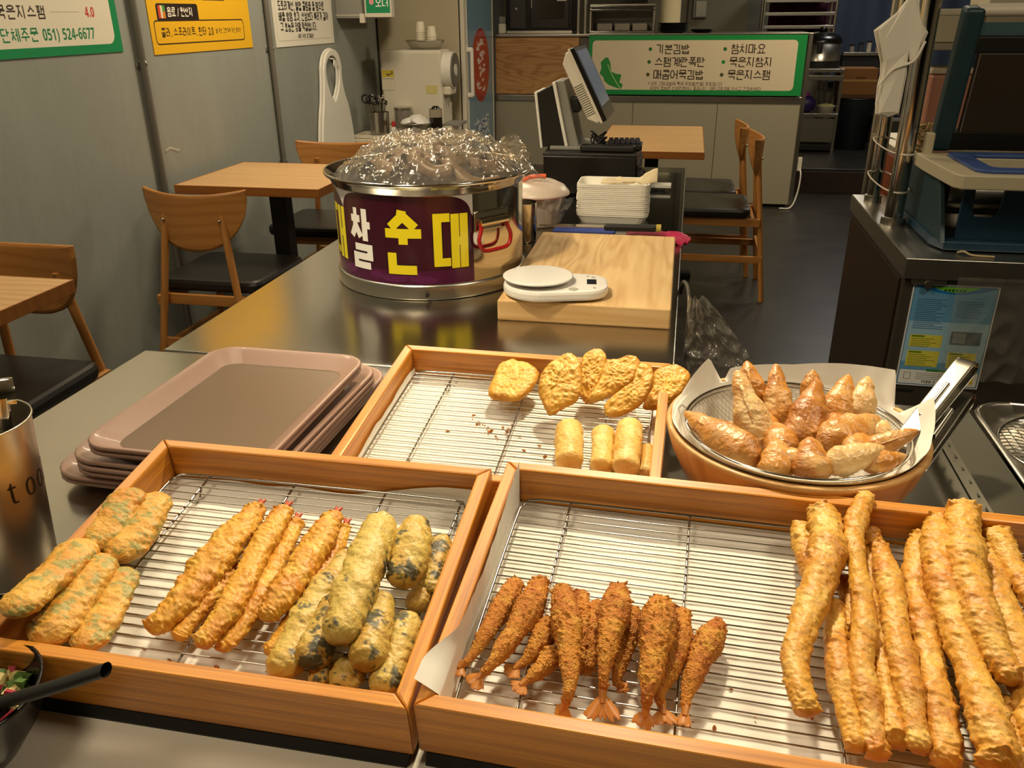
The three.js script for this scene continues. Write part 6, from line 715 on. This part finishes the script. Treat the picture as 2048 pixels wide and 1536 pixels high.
{ const o = thing('hanging_bags', 'white plastic carrier bags draped from the steel pole', 'plastic bags', [0.505, 1.1, -2.41]);
  const outline = [[-0.026, 0.004], [0.004, -0.004], [0.03, 0.006], [0.033, 0.1], [0.03, 0.15], [0.036, 0.13], [0.05, 0.134], [0.058, 0.17], [0.066, 0.2], [0.054, 0.214], [0.042, 0.235], [0.036, 0.26], [0.036, 0.3], [0.008, 0.31], [0.004, 0.275], [-0.016, 0.245], [-0.062, 0.205], [-0.05, 0.17], [-0.034, 0.13], [-0.031, 0.1], [-0.034, 0.075], [-0.03, 0.03]];
  for (let k = 0; k < 2; k++) part(o, 'bag', (() => { const g = extr(shapeOf(outline.map(([x, y]) => [x * (1 - 0.12 * k), y + 0.004 * k])), 0.01, 0.004, 6), p = g.attributes.position; for (let i = 0; i < p.count; i++) p.setZ(i, p.getZ(i) + 0.014 * k + 0.012 * N3(p.getX(i) * 30, p.getY(i) * 14, k) ); g.computeVertexNormals(); return g; })(), M({ color: 0xf3ecdc, roughness: 0.4 }));
  part(o, 'fold', merge([tube([[-0.03, 0.08, 0.022], [-0.005, 0.115, 0.028], [0.04, 0.135, 0.024], [0.06, 0.18, 0.02]], 0.004, 24, 6), tube([[-0.03, 0.03, 0.02], [-0.024, 0.12, 0.024], [-0.03, 0.19, 0.02]], 0.003, 24, 6)]), M({ color: 0xf3ecdc, roughness: 0.4 })); }
{ const o = thing('sealing_machine', 'blue tray sealing machine with its dark lid raised', 'sealing machine', [0.86, KT, -2.42]);
  const navy = MP({ color: 0x17384e, roughness: 0.4, clearcoat: 0.3 }), teal = M({ color: 0x233c42, roughness: 0.45 }), frame = M({ color: 0xb9ad90, roughness: 0.5 });
  part(o, 'base', flatExtr(shapeOf([[-0.245, 0.2], [-0.225, 0.26], [0.32, 0.26], [0.32, -0.3], [-0.245, -0.3]].map(([x, z]) => [x, -z])), 0.022, 0.003).translate(0, 0.004, 0), navy);
  const cheek = (x) => part(o, 'side_cheek', extr(shapeOf([[0.25, 0.02], [0.2, 0.166], [-0.16, 0.166], [-0.27, 0.02]].map(([z, y]) => [-z, y])), 0.012, 0.002).rotateY(-Math.PI / 2).scale(1, 1, 1).translate(x, 0.004, 0), teal); cheek(-0.225); cheek(0.31);
  part(o, 'front_plate', extr(shapeOf([[-0.2, 0.02], [0.31, 0.02], [0.31, 0.165], [-0.108, 0.165], [-0.114, 0.09], [-0.124, 0.076], [-0.176, 0.076], [-0.184, 0.09], [-0.187, 0.165], [-0.2, 0.165]].map(([x, y]) => [x < -0.15 && x > -0.195 ? x + 0.012 : x, y])), 0.01, 0.002).translate(0.004, 0.006, 0.225), navy, 'navy front plate with a rounded cutout');
  part(o, 'film_roll', cyl(0.042, 0.042, 0.5, [0.04, 0.12, 0.13], 32, [0, 0, Math.PI / 2]), mat.satin); part(o, 'roller', cyl(0.018, 0.018, 0.5, [0.04, 0.055, 0.16], 20, [0, 0, Math.PI / 2]), mat.cream); part(o, 'inner_box', box(0.5, 0.1, 0.16, [0.04, 0.08, -0.08], 0.004), mat.black);
  const hole = (sh, pts) => { const q = new THREE.Path(); pts.forEach(([x, y], k) => (k ? q.lineTo(x, y) : q.moveTo(x, y))); q.closePath(); sh.holes.push(q); return sh; };
  part(o, 'platform', flatExtr(hole(shapeOf([[-0.262, 0.1], [-0.25, 0.32], [-0.235, 0.345], [0.33, 0.345], [0.33, 0.0], [-0.262, 0.0]].map(([x, z]) => [x, -z])), [[-0.15, -0.08], [0.26, -0.08], [0.26, -0.27], [-0.15, -0.27]]), 0.032, 0.003).translate(0, 0.166, 0), frame, 'off-white platform'); for (const x of [-0.235, 0.2]) part(o, 'platform_post', box(0.022, 0.06, 0.03, [x, 0.22, 0.0], 0.006), frame);
  part(o, 'sealing_ring', flatExtr(hole(rrect(0.5, 0.28, 0.03, 0.05, -0.175), rrect(0.41, 0.19, 0.02, 0.05, -0.175).getPoints(6).map((q) => [q.x, q.y])), 0.008, 0.002).translate(0, 0.198, 0), M({ color: 0x37508a, roughness: 0.45 }), 'blue sealing ring');
  const lid = new THREE.Group(); lid.name = 'lid'; lid.position.set(0.06, 0.2, -0.09); lid.rotation.x = 0.2; lid.scale.y = 0.86; o.add(lid);
  const lw = 0.52; for (const sx of [-1, 1]) part(lid, 'lid_arm', box(0.05, 0.42, 0.05, [sx * (lw / 2 - 0.02), 0.2, -0.012], 0.012), teal);
  part(lid, 'top_rail', box(lw - 0.07, 0.045, 0.03, [0, 0.31, -0.004], 0.004), mat.black); part(lid, 'bottom_rail', box(lw - 0.07, 0.06, 0.03, [0, 0.025, -0.004], 0.004), mat.black);
  part(lid, 'lid_plate', box(lw - 0.1, 0.235, 0.012, [0, 0.17, 0.006], 0.004), M({ color: 0x33291c, roughness: 0.45 }), 'dark heating plate'); part(lid, 'plate_edge', rod([-lw / 2 + 0.055, 0.055, 0.014], [-lw / 2 + 0.055, 0.285, 0.014], 0.002, 6), mat.satin); part(lid, 'lid_window', box(lw - 0.07, 0.035, 0.004, [0, 0.35, -0.008], 0), M({ color: 0x4c686c, roughness: 0.3 })); part(lid, 'handle_bar', cyl(0.018, 0.018, lw - 0.06, [0, 0.4, -0.01], 24, [0, 0, Math.PI / 2]), mat.cream, 'cream handle bar'); }
{ const o = single('bread_tie', 'frayed piece of string at the machine corner', 'string', tube([[0.665, KT + 0.004, -2.145], [0.675, KT + 0.01, -2.13], [0.69, KT + 0.004, -2.125], [0.74, KT + 0.003, -2.118]], 0.0025, 24, 6), M({ color: 0xb9a480, roughness: 0.9 })); }
// shelves and goods behind the machine
{ const o = thing('storage_rack', 'steel storage rack behind the sealing machine', 'rack', [1.15, 0, -3.4]); for (const [x, z] of [[-0.42, 0.22], [0.42, 0.22], [-0.42, -0.22], [0.42, -0.22]]) part(o, 'post', rod([x, 0, z], [x, 1.75, z], 0.014, 10), mat.satin); for (const y of [0.35, 0.9, 1.24, 1.6]) part(o, 'shelf', box(0.86, 0.022, 0.46, [0, y, 0], 0.003), M({ color: 0xa89f8a, metalness: 0.5, roughness: 0.5 })); }
{ const cols = [0xbfb49a, 0xa99d84, 0xc6bca4, 0xb0a58c]; [[0.84, 0.12, 0.1], [0.99, 0.13, 0.13], [1.15, 0.15, 0.12], [1.36, 0.18, 0.11]].forEach(([x, w, h], i) => { const o = thing('storage_box', ['small beige storage box at the end of the rack shelf', 'beige storage box with a raised lid on the rack', 'wide pale storage box on the rack', 'broad grey beige storage box at the rack side'][i], 'box', [x, 1.252, -3.28]); part(o, 'box', box(w, h, 0.2, [0, h / 2, 0], 0.006), M({ color: cols[i], roughness: 0.6 })); part(o, 'lid', box(w + 0.008, 0.02, 0.208, [0, h - 0.008, 0], 0.005), M({ color: 0xd2c8b0, roughness: 0.5 })); }); }
{ const o = thing('pink_container', 'salmon pink plastic container on the rack beside the machine lid', 'container', [0.87, 0.912, -3.3]); part(o, 'body', box(0.14, 0.24, 0.16, [0, 0.12, 0], 0.012), M({ color: 0xb07a62, roughness: 0.5 })); part(o, 'lid', box(0.145, 0.02, 0.165, [0, 0.25, 0], 0.006), M({ color: 0xc4b49a, roughness: 0.5 })); }
{ const o = thing('noodle_bag', 'clear bag of pale dried noodles behind the pole', 'bag', [0.76, 0.946, -2.95]); const gs = []; for (let i = 0; i < 60; i++) { const x = rr(-0.05, 0.05), y = rr(0.0, 0.075); gs.push(tube([[x, y, rr(-0.03, 0.03)], [x + rr(-0.03, 0.03), y + rr(-0.02, 0.02), rr(-0.03, 0.03)], [x + rr(-0.04, 0.04), y + rr(-0.02, 0.03), rr(-0.03, 0.03)]], 0.003, 8, 4)); } const nd = part(o, 'noodles', merge(gs), M({ color: 0xc2ad74, roughness: 0.7 })); nd.userData.kind = 'stuff'; part(o, 'bag', box(0.13, 0.1, 0.085, [0, 0.038, 0], 0.02), mat.film); }
{ const o = thing('wooden_crate', 'reddish brown wooden crate behind the pole', 'crate', [0.76, 0.422, -2.95]); for (let i = 0; i < 4; i++) part(o, 'plank', grainUV(box(0.22, 0.118, 0.18, [0, 0.068 + i * 0.125, 0], 0.004), 'x', i * 0.2, i), M({ map: T.pine, color: 0xa86a38, roughness: 0.6 })); const s = thing('low_stand', 'dark low stand under the wooden crate', 'stand', [0.76, 0, -3.0]); part(s, 'stand', box(0.2, 0.42, 0.2, [0, 0.21, 0], 0.004), mat.black); part(s, 'top', box(0.21, 0.01, 0.21, [0, 0.416, 0], 0.002), mat.black); }
renderer.render(scene, camera);
